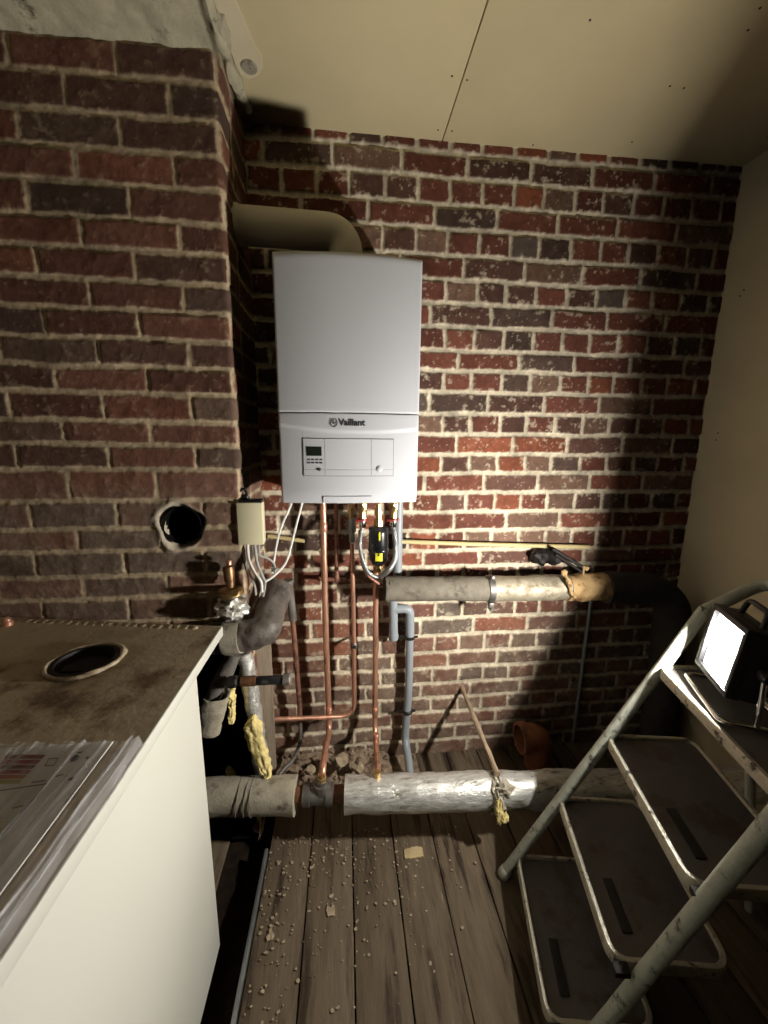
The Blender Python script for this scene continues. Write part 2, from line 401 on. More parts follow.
pil_px = [78, 117, 152, 186, 220, 250.5, 281, 310, 338.5, 366.5, 393, 421, 444.7, 469.7, 501, 529, 551, 576, 598]
pbeds = [at(120, y, Y=YP).z for y in pil_px]; pbeds += [pbeds[-1]-.082*k for k in range(1, 13)]
pj = at(147, 380, Y=YP).x - XP
def pil_rows(i):
    o = pj+(.128 if i % 2 == 1 else 0.)
    return [o+.256*k for k in range(-6, 2)]+[.125]
def pil_map(u, v, h):
    r = .014
    x = np.where(u < -r, XP+u, np.where(u > r, XP+h, XP-r+(r+h)*np.sin((u+r)/(2*r)*PI/2)))
    y = np.where(u < -r, YP-h, np.where(u > r, YP+u, YP+r-(r+h)*np.cos((u+r)/(2*r)*PI/2)))
    return x, y, v
pal_pil = ([(120, 82, 68), (110, 76, 63), (99, 73, 62), (132, 87, 70), (94, 75, 65), (114, 92, 78)], [4, 4, 3, 2, 2, 1.5])
hc = at(182, 526, Y=YP)
wc = struct(masonry('wall_chimney', -1.25, .315, -1.52, 1.10, .004, pbeds, pil_rows, pil_map, (.0075, .0058), pal_pil, (184, 164, 134),
        dust=lambda u, v: .45*sstep(-.02, -.25, v)*sstep(-.75, -.55, v), hole=(hc.x-XP, hc.z, .056), opening=(-.26, -.02, -1.60, -.68), seed=23, smear=.5, relief=.003))
# the inside of the flue hole and of the sooty opening at the foot of the chimney breast
b = MB(); b.lathe(hc+Vector((0, -.002, 0)), (0, 1, 0), [(0, .060), (.05, .058), (.16, .06), (.161, .0)], n=28, cap0=False, cap1=False)
struct(b.build('trim_1', 'soot', fixn=False))
b = MB()
x0, x1, y0, y1, z0, z1 = XP-.30, XP-.005, YP+.004, YP+.20, FL-.04, -.66
b.add([(x0, y0, z0), (x1, y0, z0), (x1, y0, z1), (x0, y0, z1), (x0, y1, z0), (x1, y1, z0), (x1, y1, z1), (x0, y1, z1)],
      [(4, 5, 6, 7), (0, 4, 7, 3), (1, 2, 6, 5), (3, 7, 6, 2), (0, 1, 5, 4)])
struct(b.build('trim_2', 'soot', smooth=False, fixn=False))

# ---------------------------------------------------------------- room shell
b = MB(); xs = at(442, 142, Z=ZC).x
b.box(((xs-.0018+XP-.02)/2, .15, ZC+.006), (xs-.0018-XP+.02, 2.9, .012), .001); b.box(((xs+.0018+1.62)/2, .15, ZC+.006), (1.62-xs-.0018, 2.9, .012), .001)
ce = struct(b.build('ceiling', 'board'))
b = MB(); b.box((.0, .15, ZC+.03), (3.4, 2.95, .02), 0); struct(b.build('trim_3', 'board_gap'))
b = MB()                                        # screw heads either side of the seam and pin holes
for (px, py) in [(452, 76), (467, 80), (438, 130), (452, 131), (670, 86), (684, 88), (632, 142), (533, 145), (590, 20), (748, 30), (760, 8)]:
    p = at(px, py, Z=ZC); b.lathe(p+Vector((0, 0, .002)), (0, 0, -1), [(0, .0032), (.0028, .003), (.0032, .001)], n=10)
struct(b.build('trim_4', 'board_gap'))
# rough plaster soffit over the chimney breast, with its ragged front edge
def soff(u, v):
    x = -1.3+u*(1.3+XP+.012); y = -1.25+v*(YP+.02+1.25)
    n = noise.noise(Vector((x*9, y*9, 1.)))*.006+noise.noise(Vector((x*28, y*28, 4.)))*.003
    return (x, y, ZC-.008+n-.030*max(0., min(1, (v-.86)/.10))-.022*max(0., (v-.985)/.015)-.012*max(0., (u-.985)/.015))
b = MB(); b.grid(soff, 240, 200); struct(b.build('trim_5', 'plaster', fixn=False))
b = MB()                                        # plaster fillet running back along the edge of the breast
b.tube(subdiv([(XP+.006, .25, ZC-.002), (XP+.012, .9, ZC-.004), (XP+.012, 1.30, ZC-.010), (XP+.03, 1.50, ZC-.004)], .02), .016, n=12, jit=.45, jscale=22.)
q = at(222, 30, Z=ZC); b.lump(q+Vector((0, 0, .0)), (.022, .05, .018), .3, 2.5, seed=3)
struct(b.build('trim_6', 'plaster'))
b = MB(); b.prism([at(x, y, Z=ZC-.004) for x, y in ((211, -8), (231, -8), (256, 48), (262, 58), (263, 68), (258, 76), (249, 79), (241, 75), (236, 66))], (0, 0, .006))
struct(b.build('trim_9', 'wallboard', smooth=False))
q = at(249, 65, Z=ZC)+Vector((0, 0, -.004))
b = MB(); b.lathe(q+Vector((0, 0, .003)), (0, 0, -1), [(0, .024), (.005, .023), (.007, .021), (.007, .004), (.003, .002)], n=28)
tag(b.build('ceiling_patch', 'paper_wrap'), 'small round grey plug with a dark centre set in the ceiling by the chimney corner', 'ceiling plug')
b = MB(); b.box((XR+.02, .15, (ZC+FL)/2), (.03, 2.95, ZC-FL+.1), .002); struct(b.build('wall_right', 'wallboard'))
b = MB(); b.box((.15, -1.3, (ZC+FL)/2), (3.0, .03, ZC-FL+.1), .002); struct(b.build('wall_front', 'earth'))
b = MB(); b.box((-1.27, .0, (ZC+FL)/2), (.03, 2.7, ZC-FL+.1), .002); struct(b.build('wall_left', 'plank'))
b = MB()
for (px, py) in [(744, 290), (716, 440), (740, 296), (718, 433)]:
    p = at(px, py, X=XR+.005); b.lathe(p+Vector((.003, 0, 0)), (-1, 0, 0), [(0, .004), (.004, .003), (.005, .001)], n=10)
struct(b.build('trim_7', 'board_gap'))

# floorboards
vs, fs, cl = [], [], []
rng = random.Random(5); x = -.29
edges = [-.29-.152*k for k in range(1, 7)][::-1]+[-.29+.152*k for k in range(0, 14)]
for a, c in zip(edges, edges[1:]):
    if a < -.40 or c <= -.2899 or True:
        ya, yb = -1.3, YW+.01
        segs = [(ya, yb)]
        if a > -.45 and c < -.27: segs = [(ya, .10)]           # the board missing beside the old heater
        for (ya, yb) in segs:
            n = 60; k0 = len(vs); tone = rng.uniform(.8, 1.15); dz = rng.uniform(-.003, .0015)
            for i in range(n+1):
                y = ya+(yb-ya)*i/n
                e1 = .0022+.0025*max(0, noise.noise(Vector((a*7, y*14, 0)))); e2 = .0022+.0025*max(0, noise.noise(Vector((c*7, y*14, 9))))
                for xx, zz in ((a+e1, -.02), (a+e1, -.0025), (a+e1+.005, 0), ((a+c)/2, .0012*noise.noise(Vector((a, y*3, 1)))), (c-e2-.005, 0), (c-e2, -.0025), (c-e2, -.02)):
                    vs.append((xx, y, FL+dz+zz)); t = tone*(1+.2*noise.noise(Vector((xx*3, y*2.2, 3)))); cl.append(t)
            for i in range(n):
                for j in range(6): fs.append((k0+i*7+j, k0+i*7+j+1, k0+(i+1)*7+j+1, k0+(i+1)*7+j))
b = MB(); b.add(vs, fs); fo = struct(b.build('floor', 'wood_floor', fixn=False, origin=(0, 0, FL), ang=30))
ca = fo.data.color_attributes.new('Col', 'FLOAT_COLOR', 'POINT'); bc = np.array(s2l((106, 92, 74)))
ca.data.foreach_set('color', np.concatenate([np.outer(np.array(cl), bc), np.ones((len(cl), 1))], 1).astype(np.float32).ravel())
def pit(u, v):
    x = -1.3+u*2.95; y = -1.3+v*2.9
    return (x, y, FL-.075+.02*noise.noise(Vector((x*6, y*6, 0)))+.01*noise.noise(Vector((x*20, y*20, 2))))
b = MB(); b.grid(pit, 150, 150); struct(b.build('trim_8', 'earth', fixn=False))

# ---------------------------------------------------------------- the new wall boiler
BX0, BX1, BZ0, BZ1, BYF = -.203, .234, -.197, .530, 1.232
bxc = (BX0+BX1)/2; bw = (BX1-BX0)/2; ZS = at(350, 413, Y=1.215).z
boiler = thing('wall_boiler', (bxc, 1.40, BZ0), 'white wall hung gas boiler with a display panel, fixed to the brick wall', 'boiler')
def arc_z(x): t = (x-bxc)/bw; return at(350, 427, Y=1.215).z-.016*(1-t*t)-.004*t
def front(x, z, off=0.):
    t = (x-bxc)/bw; y = BYF-.022*(1-min(1, abs(t))**2.2)
    if z < ZS:                                    # lower panel: a recessed band above a curved crease
        k = min(1., max(0., (z-arc_z(x)+.004)/.010)); k = k*k*(3-2*k)
        y += .004*(1-k)+.003*k*min(1, max(0, (z-arc_z(x))/.05))
        y += .010*max(0., (BZ0+.05-z)/.05)**2
    else: y += .006*max(0., 1-(BZ1-z)/.012)**2
    return y-off
def cover(za, zb, nz, yb, rim=.006):
    b = MB(); nx = 60
    def f(u, v):
        x = BX0+(BX1-BX0)*u; z = za+(zb-za)*v
        e = min(u, 1-u)*(BX1-BX0); ez = min(v, 1-v)*(zb-za)
        y = front(x, z)
        if e < rim: y += rim*(1-math.sqrt(max(0, 1-(1-e/rim)**2)))
        if ez < .003: y += .003*(1-math.sqrt(max(0, 1-(1-ez/.003)**2)))
        return (x, y, z)
    us = [0, .001, .003, .006, .010, .014]+[i/50 for i in range(1, 50)]+[.986, .990, .994, .997, .999, 1]
    vv = [0, .0012, .003, .006]+[i/nz for i in range(1, nz)]+[.994, .997, .9988, 1]
    W_ = len(us); P = [f(u, v) for v in vv for u in us]; n = len(P)
    b.add(P, [(j*W_+i, j*W_+i+1, (j+1)*W_+i+1, (j+1)*W_+i) for j in range(len(vv)-1) for i in range(W_-1)])
    ring = list(range(W_))+[j*W_+W_-1 for j in range(1, len(vv))]+[(len(vv)-1)*W_+i for i in range(W_-2, -1, -1)]+[j*W_ for j in range(len(vv)-2, 0, -1)]
    back = [(b.v[i].x, yb, b.v[i].z) for i in ring]; o = len(b.v); b.add(back, [])
    m = len(ring)
    for k in range(m): b.f.append((ring[k], o+k, o+(k+1) % m, ring[(k+1) % m]))
    b.f.append(tuple(o+k for k in range(m)))
    return b
cover(ZS+.0014, BZ1, 40, 1.30).build('front_cover', 'white', boiler, ang=50)
cover(BZ0, ZS-.0014, 60, 1.30).build('lower_cover', 'white_low', boiler, ang=50)
b = MB(); b.box((bxc, 1.435, (BZ0+BZ1)/2), (BX1-BX0-.004, .27, BZ1-BZ0-.004), .006); b.build('casing', 'white', boiler)
b = MB(); b.box((bxc, 1.575, (BZ0+BZ1)/2+.1), (.34, .016, .30), .002); b.build('wall_bracket', 'galv', boiler)
def facer(x, z, o): return (x, front(x, z, o), z)
def slab(xa, xb, za, zb, o0, o1, nx=14, nz=8):
    b = MB(); n0 = lambda u, v: facer(xa+(xb-xa)*u, za+(zb-za)*v, o1)
    b.grid(n0, nx, nz); w = nx+1; k = len(b.v)
    b.add([facer(xa+(xb-xa)*i/nx, za+(zb-za)*j/nz, o0) for j in range(nz+1) for i in range(nx+1)], [])
    bd = [i for i in range(w)]+[j*w+nx for j in range(1, nz+1)]+[nz*w+i for i in range(nx-1, -1, -1)]+[j*w for j in range(nz-1, 0, -1)]
    for a, c in zip(bd, bd[1:]+bd[:1]): b.f.append((a, a+k, c+k, c))
    return b
yl = 1.206
def bp(px, py): p = at(px, py, Y=yl); return p.x, p.z
(xa, zt), (xb, zb) = bp(302.5, 438.5), bp(393.5, 476)
x1 = bp(324.5, 450)[0]; x2 = bp(371.5, 450)[0]; zm = bp(340, 470)[1]; g = .0011
cp = slab(xa-.0016, xb+.0012, zb-.0014, zt+.0016, 0, .0008, 24, 12).build('control_panel', 'grey_line', boiler)
for (a, c) in ((xa, x1-g*.5), (x1+g*.5, x2-g*.5), (x2+g*.5, xb)):
    slab(a, c, zm+g*.4, zt, .0008, .0019).build('panel_cover', 'white_low', cp)
    slab(a, c, zb, zm-g*.4, .0008, .0019).build('panel_skirt', 'white_low', cp)
(dx0, dz1), (dx1, dz0) = bp(305.8, 446.5), bp(321.5, 456)
sl = slab(dx0, dx1, dz0, dz1, .0019, .0026).build('display', 'lcd', cp); sl['label'] = 'dark green display'
for r in range(2):
    for k in range(4):
        bx, bz = bp(306.6+4.2*k, 458.9+3.2*r); bx2, bz2 = bp(309.6+4.2*k, 460.4+3.2*r)
        slab(bx, bx2, bz2, bz, .0019, .0026, 2, 2).build('button', 'grey_line', cp)
px_, pz_ = bp(319.3, 469.8); p = V(facer(px_, pz_, .0018)); b = MB(); b.lathe(p, (0, -1, 0), [(0, .0052), (.002, .005), (.003, .0035)], n=18); b.build('knob', 'grey_line', cp)
px_, pz_ = bp(379.5, 469.3); p = V(facer(px_, pz_, .0015)); b = MB(); b.lathe(p, (0, -1, 0), [(0, .013), (.0012, .013), (.0016, .0105), (.002, .008), (.0034, .0075), (.0044, .005)], n=26); b.build('pressure_knob', 'white_low', cp)
(tx0, tz1), (tx1, tz0) = bp(323, 497), bp(372, 503.4)
tb = slab(tx0-.0018, tx1, tz0, tz1+.0016, 0, .001, 12, 3).build('bottom_flap', 'grey_line', boiler)
slab(tx0, tx1, tz0, tz1, .001, .0026, 12, 4).build('flap_face', 'white_low', tb)
# lettering, bent onto the curved front
def lettering(txt, x, z, size, width, name, parent, m, off=.0012, bold=.0):
    cu = bpy.data.curves.new(name, 'FONT'); cu.body = txt; cu.size = size; cu.offset = bold; cu.extrude = 0; cu.resolution_u = 3
    tmp = bpy.data.objects.new(name, cu); C.objects.link(tmp); bpy.context.view_layer.update()
    me = bpy.data.meshes.new_from_object(tmp.evaluated_get(bpy.context.evaluated_depsgraph_get()))
    bpy.data.objects.remove(tmp); bpy.data.curves.remove(cu)
    xs_ = [v.co.x for v in me.vertices]; k = width/(max(xs_)-min(xs_)); m0 = min(xs_)
    b = MB(); b.add([facer(x+(v.co.x-m0)*k, z+v.co.y, off) for v in me.vertices], [tuple(p.vertices) for p in me.polygons])
    bpy.data.meshes.remove(me); return b.build(name, m, parent, smooth=False, fixn=False)
lx, lz = bp(338.3, 425.2); lx2 = bp(365.3, 425)[0]
lettering('Vaillant', lx, lz, .0275, lx2-lx, 'brand_lettering', boiler, 'logo', bold=.0009)
ex, ez = bp(333.6, 422.4)
em = MB()
def ringflat(cx, cz, rx, rz, w, a0=0., a1=2*PI, n=30):
    P, Fc = [], []
    for i in range(n+1):
        t = a0+(a1-a0)*i/n
        for s_ in (1, -1): P.append(facer(cx+(rx+s_*w)*math.sin(t), cz+(rz+s_*w)*math.cos(t), .0014))
    for i in range(n): Fc.append((2*i, 2*i+2, 2*i+3, 2*i+1))
    em.add(P, Fc)
ringflat(ex, ez, .0104, .0125, .0014, .35, 2*PI-.5)
ringflat(ex+.0005, ez+.001, .0035, .0045, .0013, 2.6, 5.4)
ringflat(ex+.003, ez-.003, .003, .004, .0013, 4.6, 7.4)
ringflat(ex-.001, ez+.008, .0015, .004, .0009, 0, 2*PI)
em.build('emblem', 'logo', boiler, smooth=False, fixn=False)

# flue elbow from the boiler top into the chimney
fy = 1.41; fz = at(300, 231, Y=fy).z; fxe = at(346, 240, Y=fy).x
fl = thing('flue_pipe', (fxe, fy, BZ1), 'cream flue pipe bending from the boiler top into the chimney side', 'flue pipe')
path = fillet([(XP-.03, fy, fz+.006), (fxe, fy, fz), (fxe, fy, BZ1-.002)], .085, 12)
b = MB(); b.tube(path, .0545, n=32); b.build('pipe', 'flue', fl)
b = MB(); b.lathe((fxe, fy, BZ1-.004), (0, 0, 1), [(0, .068), (.012, .068), (.016, .062), (.03, .060)], n=32); b.build('socket', 'flue', fl)
b = MB(); b.lathe((XP-.02, fy, fz+.006), (1, 0, 0), [(0, .058), (.03, .0572), (.034, .0556)], n=32); b.build('wall_seal', 'flue', fl)

# ---------------------------------------------------------------- pipework under the boiler
YB = 1.49
PL = lambda x: Vector((x, 1.183-.067*x, -1.250))       # axis of the big low pipe
def zb(px, py, Y=YB): return at(px, py, Y=Y)
t = thing('copper_pipe', zb(326, 700), 'tall straight copper pipe, leftmost of those under the boiler, dropping to the floor pipe', 'pipe')
pts = [zb(323, 500), zb(326, 640), zb(329, 722)]; e = PL(-.094)+Vector((0, 0, .03)); pts += [zb(326, 746, 1.36), zb(323, 766, 1.22), e]
b = MB(); b.tube(spline(pts, 8), .0125, n=16); b.build('tube', 'copper', t)
for (px, py) in ((323.6, 527), (329, 712)):
    p = zb(px, py); b = MB(); b.lathe(p-Vector((0, 0, .02)), (0, 0, 1), [(0, .0128), (.002, .0145), (.038, .0145), (.04, .0128)], n=16); b.build('coupling', 'copper', t)
t = thing('copper_pipe', zb(337, 580, 1.53), 'thin copper pipe with a small tee, close behind the tall copper pipe', 'pipe')
b = MB(); b.tube([zb(336, 500, 1.53), zb(336.5, 576, 1.53)], .0085, n=12); b.build('tube', 'copper_old', t)
b = MB(); b.tube([zb(318, 579, 1.53), zb(346, 580, 1.53)], .009, n=12); b.lathe(zb(336.5, 574, 1.53), (0, 0, -1), [(0, .0115), (.03, .0115)], n=14); b.build('tee', 'copper_old', t)
# middle pipe with a valve, bending left
t = thing('copper_pipe', zb(353, 640), 'slim copper pipe below a grey valve, bending left near the floor', 'pipe')
b = MB(); b.tube(fillet([zb(352, 543), zb(354, 640), zb(354.5, 716), zb(256, 720, 1.40)], .07, 10), .0092, n=14); b.build('tube', 'copper', t)
b = MB(); p = zb(352, 527); b.lathe(p+Vector((0, 0, .03)), (0, 0, -1), [(-.006, .010), (0, .015), (.05, .016), (.055, .010), (.09, .012), (.092, .008)], n=8)
b.build('valve_body', 'grey_valve', t)
b = MB(); p = zb(351, 505); b.lathe(p+Vector((0, 0, .03)), (0, 0, -1), [(0, .012), (.03, .012), (.031, .017), (.055, .017), (.056, .011), (.085, .011)], n=6)
b.box(p+Vector((0, -.02, 0)), (.02, .03, .018), .004); b.build('union_nut', 'brass', t)
p = zb(354, 645); b = MB(); b.lathe(p+Vector((0, 0, -.011)), (0, 0, 1), [(0, .012), (.004, .0145), (.018, .0145), (.022, .012)], n=14)
b.box(p+Vector((.008, .02, 0)), (.008, .10, .010), .002); b.build('pipe_clip', 'galv', t)
# right riser under the filter
t = thing('copper_pipe', zb(376, 680), 'copper riser coming out from under the black filter down to the floor pipe', 'pipe')
e = PL(.103)+Vector((0, .02, .05))
b = MB(); b.tube(spline([zb(376, 566), zb(375.5, 640), zb(375, 720), zb(376.5, 750, 1.38), zb(378, 768, 1.24), e], 8), .0115, n=16); b.build('tube', 'copper', t)
for (px, py, Y) in ((375.3, 712, YB), (376, 738, 1.435)):
    p = zb(px, py, Y); b = MB(); b.lathe(p-Vector((0, 0, .02)), (0, 0, 1), [(0, .0118), (.002, .0135), (.038, .0135), (.04, .0118)], n=16); b.build('coupling', 'copper', t)
b = MB(); p = PL(.103)+Vector((0, .012, .066)); b.lathe(p, (0, 0, 1), [(-.012, .015), (.012, .015)], n=6); b.build('base_nut', 'brass', t)
# magnetic filter
FY = 1.43; fa = zb(378.5, 526, FY); fb = zb(377.5, 571, FY)
t = thing('magnetic_filter', fb, 'black cylindrical heating filter with a yellow warning label under the boiler', 'filter')
Lf = fa.z-fb.z
b = MB(); b.lathe((fa.x, FY, fa.z), (0, 0, -1), [(0, .027), (.004, .035), (.012, .039), (.02, .036), (.028, .038), (.085, .038), (.088, .0405), (.096, .0405), (.099, .038), (.13, .036), (.15, .026), (.158, .012)], n=28); b.build('canister', 'black', t)
def wrapcyl(px0, py0, px1, py1, r, m, nm):
    a = zb(px0, py0, FY-r*.9); c = zb(px1, py1, FY-r*.9); b = MB()
    t0 = math.asin(max(-1, min(1, (a.x-fa.x)/r))); t1 = math.asin(max(-1, min(1, (c.x-fa.x)/r)))
    b.grid(lambda u, v: (fa.x+r*math.sin(t0+(t1-t0)*u), FY-r*math.cos(t0+(t1-t0)*u), a.z+(c.z-a.z)*v), 8, 3); return b.build(nm, m, t, fixn=False)
wrapcyl(375.5, 553, 382.5, 561, .0392, 'yellow', 'warning_label')
wrapcyl(378.8, 532, 380.4, 540, .0392, 'yellow', 'label_strip')
b = MB(); p = zb(378.8, 553, FY-.0415)
b.prism([p+Vector((0, 0, -.002)), p+Vector((-.004, 0, -.012)), p+Vector((.004, 0, -.012))], (0, .001, 0)); b.build('warning_mark', 'black', t, smooth=False)
b = MB(); p = Vector((fa.x, FY, fa.z))
b.lathe(p+Vector((0, 0, .085)), (0, 0, -1), [(0, .010), (.02, .010), (.021, .016), (.04, .016), (.041, .012), (.06, .012), (.061, .018), (.085, .018)], n=8); b.build('top_union', 'brass', t)
b = MB(); p = Vector((fa.x, FY, fa.z-.155)); b.lathe(p, (0, 0, -1), [(0, .013), (.012, .013), (.013, .017), (.026, .017), (.032, .010)], n=8)
b.lathe(p+Vector((0, -.008, -.018)), (0, -1, 0), [(0, .011), (.012, .011), (.016, .006)], n=14); b.build('drain_valve', 'brass', t)
# isolation valves with red collars
vlab = {'copper_tail_valve': 0}
def valve(px, lab):
    p = zb(px, 503, 1.44); t = thing('isolation_valve', p, lab, 'valve', None)
    b = MB(); b.lathe(p+Vector((0, 0, .02)), (0, 0, -1), [(0, .012), (.02, .012), (.021, .019), (.042, .019), (.043, .013), (.055, .016), (.078, .016)], n=8)
    b.box(p+Vector((0, -.022, -.02)), (.014, .03, .016), .003); b.build('body', 'brass', t)
    b = MB(); b.lathe(p+Vector((0, 0, -.058)), (0, 0, -1), [(0, .017), (.001, .0205), (.011, .0205), (.012, .017)], n=20); b.box(p+Vector((-.012, -.018, -.064)), (.03, .012, .008), .002); b.build('collar', 'red', t)
    b = MB(); b.lathe(p+Vector((0, 0, -.070)), (0, 0, -1), [(0, .013), (.022, .0135), (.024, .012)], n=14); b.build('ferrule', 'chrome', t); return p
pa = valve(362.5, 'brass valve with a red collar, just left of the black filter top')
pb_ = valve(393.5, 'brass valve with a red collar, right of the black filter near the boiler corner')
b = MB(); b.tube(spline([pa+Vector((0, 0, -.085)), zb(360, 545, 1.41), zb(363.5, 563, 1.385), zb(370, 574, 1.38), zb(377, 577.5, 1.40)], 10), .0078, n=14)
tag(b.build('flexible_hose', 'braid'), 'braided steel hose looping from the left valve under the black filter', 'hose')
b = MB(); b.tube(spline([pb_+Vector((0, 0, -.085)), zb(395.5, 545, 1.41), zb(394.5, 560, 1.385), zb(388, 571, 1.38), zb(381, 576, 1.40)], 10), .0098, n=14)
tag(b.build('flexible_hose', 'braid'), 'braided steel hose curving from the right valve under the black filter', 'hose')
b = MB(); b.tube(spline([zb(359.5, 530, 1.46), zb(361, 556, 1.45), zb(366, 573, 1.44), zb(376, 582, 1.44), zb(387, 588, 1.45)], 10), .006, n=12)
tag(b.build('copper_pipe', 'copper_old'), 'thin dull copper tail curving into the cut end of the wall pipe lagging', 'pipe')
# grey condensate drain
CY = 1.535
t = thing('drain_pipe', zb(409, 775, CY), 'grey plastic drain pipe with a U bend running down to the floor', 'drain pipe')
b = MB(); b.tube([zb(398.5, 500, 1.545), zb(397, 600, 1.545)], .019, n=18); b.build('upper_tube', 'pvc', t)
b = MB(); b.tube([zb(393, 594, CY), zb(393.5, 637, CY)], .0195, n=20); b.build('stub', 'pvc', t)
b = MB(); b.lathe(zb(393.5, 633, CY), (0, 0, -1), [(0, .0215), (.016, .0215), (.03, .019), (.038, .008)], n=20); b.build('end_cap', 'pvc', t)
b = MB(); b.tube(fillet([zb(393, 609, CY), zb(410, 608.5, CY), zb(409.8, 640, CY)], .03, 6), .0195, n=20); b.build('bridge_bend', 'pvc', t)
b = MB(); b.tube(spline([zb(409.8, 632, CY), zb(408.5, 690, CY), zb(405.5, 730, CY), zb(406, 744, 1.515), zb(408.5, 760, 1.46), zb(411, 784, 1.38)], 6), .0175, n=20); b.build('downpipe', 'pvc', t)
for (px, py) in ((409.5, 637), (407.5, 711)):
    p = zb(px, py, CY); b = MB(); b.lathe(p+Vector((0, 0, .007)), (0, 0, -1), [(0, .0215), (.002, .0235), (.012, .0235), (.014, .0215)], n=20)
    b.box(p+Vector((-.03, 0, 0)), (.022, .006, .010), .001); b.box(p+Vector((.028, 0, 0)), (.018, .006, .010), .001); b.box(p+Vector((0, .03, 0)), (.008, .03, .008), .001); b.build('pipe_clip', 'clip', t)

# ---------------------------------------------------------------- lagged pipe on the wall
UY = 1.455
t = thing('wall_pipe', zb(500, 590, UY), 'lagged grey heating pipe running level along the brick wall to the right of the boiler', 'pipe')
ua = zb(385, 588.5, UY); uc = zb(489, 588.5, UY); ud = zb(570, 587, UY); ue = zb(608, 587, UY); r0 = .050
b = MB(); b.tube(subdiv([ua, uc], .02), [r0]*len(subdiv([ua, uc], .02)), n=28, jit=.05, jscale=9); b.build('lagging', 'lag', t)
b = MB(); b.tube(subdiv([uc+Vector((-.006, 0, 0)), ud], .02), .052, n=28, jit=.06, jscale=12); b.build('foil_wrap', 'lag_wrap', t)
pp = subdiv([ud+Vector((-.02, 0, 0)), ue], .015); b = MB(); b.tube(pp, [.056-.003*i/len(pp) for i in range(len(pp))], n=28, jit=.10, jscale=16); b.build('tape_collar', 'tan', t)
b = MB(); b.tube(spline([zb(563, 570, UY-.055), zb(568, 580, UY-.066), zb(571, 592, UY-.062), zb(577, 599, UY-.04)], 6), [.008+.004*math.sin(i) for i in range(19)], n=8, jit=.5, jscale=40); b.build('torn_tape', 'tan', t)
b = MB(); q = uc; b.tube([q+Vector((-.012, 0, 0)), q+Vector((.012, 0, 0))], .0545, n=28); b.box(q+Vector((0, -.03, -.062)), (.022, .02, .028), .003); b.lathe(q+Vector((0, -.035, -.075)), (0, -1, 0), [(-.02, .008), (.012, .008)], n=6)
b.box(q+Vector((0, -.03, .058)), (.018, .02, .016), .003); b.build('strap', 'galv', t)
b = MB(); b.lathe(ua+Vector((-.004, 0, 0)), (1, 0, 0), [(0, .014), (.001, .046), (.02, .0495)], n=28, cap0=False, cap1=False); b.build('end_ring', 'lag_dark', t)
# dark elbow at the right end, turning down
t2 = thing('pipe_elbow', zb(650, 640, UY), 'dark lagged pipe bend turning down at the right end of the wall pipe', 'pipe bend')
ux = ue.x+.30
pp = fillet([ue+Vector((-.015, 0, 0)), (ux, UY-.02, ue.z-.015), (ux+.01, UY-.03, FL)], .17, 14)
b = MB(); b.tube(subdiv(pp, .03), .066, n=28, jit=.06, jscale=8); b.build('lagging', 'lag_dark', t2)
b = MB(); b.lathe(ue+Vector((-.012, 0, 0)), (1, 0, 0), [(0, .054), (.004, .068), (.03, .068)], n=28); b.build('end_collar', 'lag_dark', t2)

# small wall fittings
b = MB(); b.tube(subdiv([zb(399, 541.5, 1.555), zb(470, 544, 1.555), zb(589, 547, 1.555)], .05), .0095, n=12)
tag(b.build('thin_tube', 'beige_tube'), 'thin beige tube fixed level on the bricks above the lagged wall pipe', 'tube')
b = MB(); b.tube(subdiv([zb(268, 536, 1.54), zb(305, 541, 1.54)], .05), .0085, n=12)
tag(b.build('thin_tube', 'beige_tube'), 'short length of thin beige tube just right of the ivory junction box', 'tube')
t = thing('pipe_bracket', zb(545, 556, 1.54), 'black iron wall bracket with a slanting arm above the wall pipe', 'bracket')
b = MB(); b.lump(zb(541, 557, 1.545), (.045, .035, .034), .25, 2.2, seed=5); b.lathe(zb(551, 556, 1.56), (0, -1, 0), [(0, .035), (.03, .035), (.045, .026), (.06, .012)], n=20); b.build('boss', 'iron', t)
b = MB(); b.tube([zb(553, 549, 1.50), zb(584, 568, 1.46)], .0075, n=10); b.tube([zb(556, 555, 1.50), zb(582, 572, 1.46)], .006, n=10); b.build('arm', 'iron', t)
b = MB(); b.tube([zb(584, 566, 1.455), zb(583, 577, 1.45), zb(579, 586, 1.40)], .005, n=10); b.lathe(zb(584, 567, 1.47), (0, -1, 0), [(0, .010), (.022, .010)], n=6); b.build('hook', 'tan', t)
b = MB(); b.tube(subdiv([zb(594, 580, 1.565), zb(583, 660, 1.565), zb(573, 742, 1.56)], .08), .0085, n=10)
tag(b.build('thin_rod', 'pvc'), 'thin grey vertical rod against the bricks under the end of the wall pipe', 'rod')
# terracotta drain bend
t = thing('drain_elbow', zb(540, 775, 1.47), 'terracotta coloured drain elbow rising from the floor, open end facing left', 'drain elbow')
ev = zb(519, 738, 1.46)
q = [ev, ev+Vector((.095, .0, .0)), Vector((ev.x+.10, 1.46, FL-.02))]
pp = fillet(q, .085, 12)
b = MB(); b.tube(pp, .060, n=30, caps=False); b.tube(pp, .054, n=30, caps=False); b.build('bend', 'clay', t, fixn=False)
b = MB(); b.lathe(ev, (1, 0, 0), [(0, .054), (0, .067), (.035, .067), (.04, .060)], n=30, cap0=False, cap1=False); b.build('socket', 'clay', t)

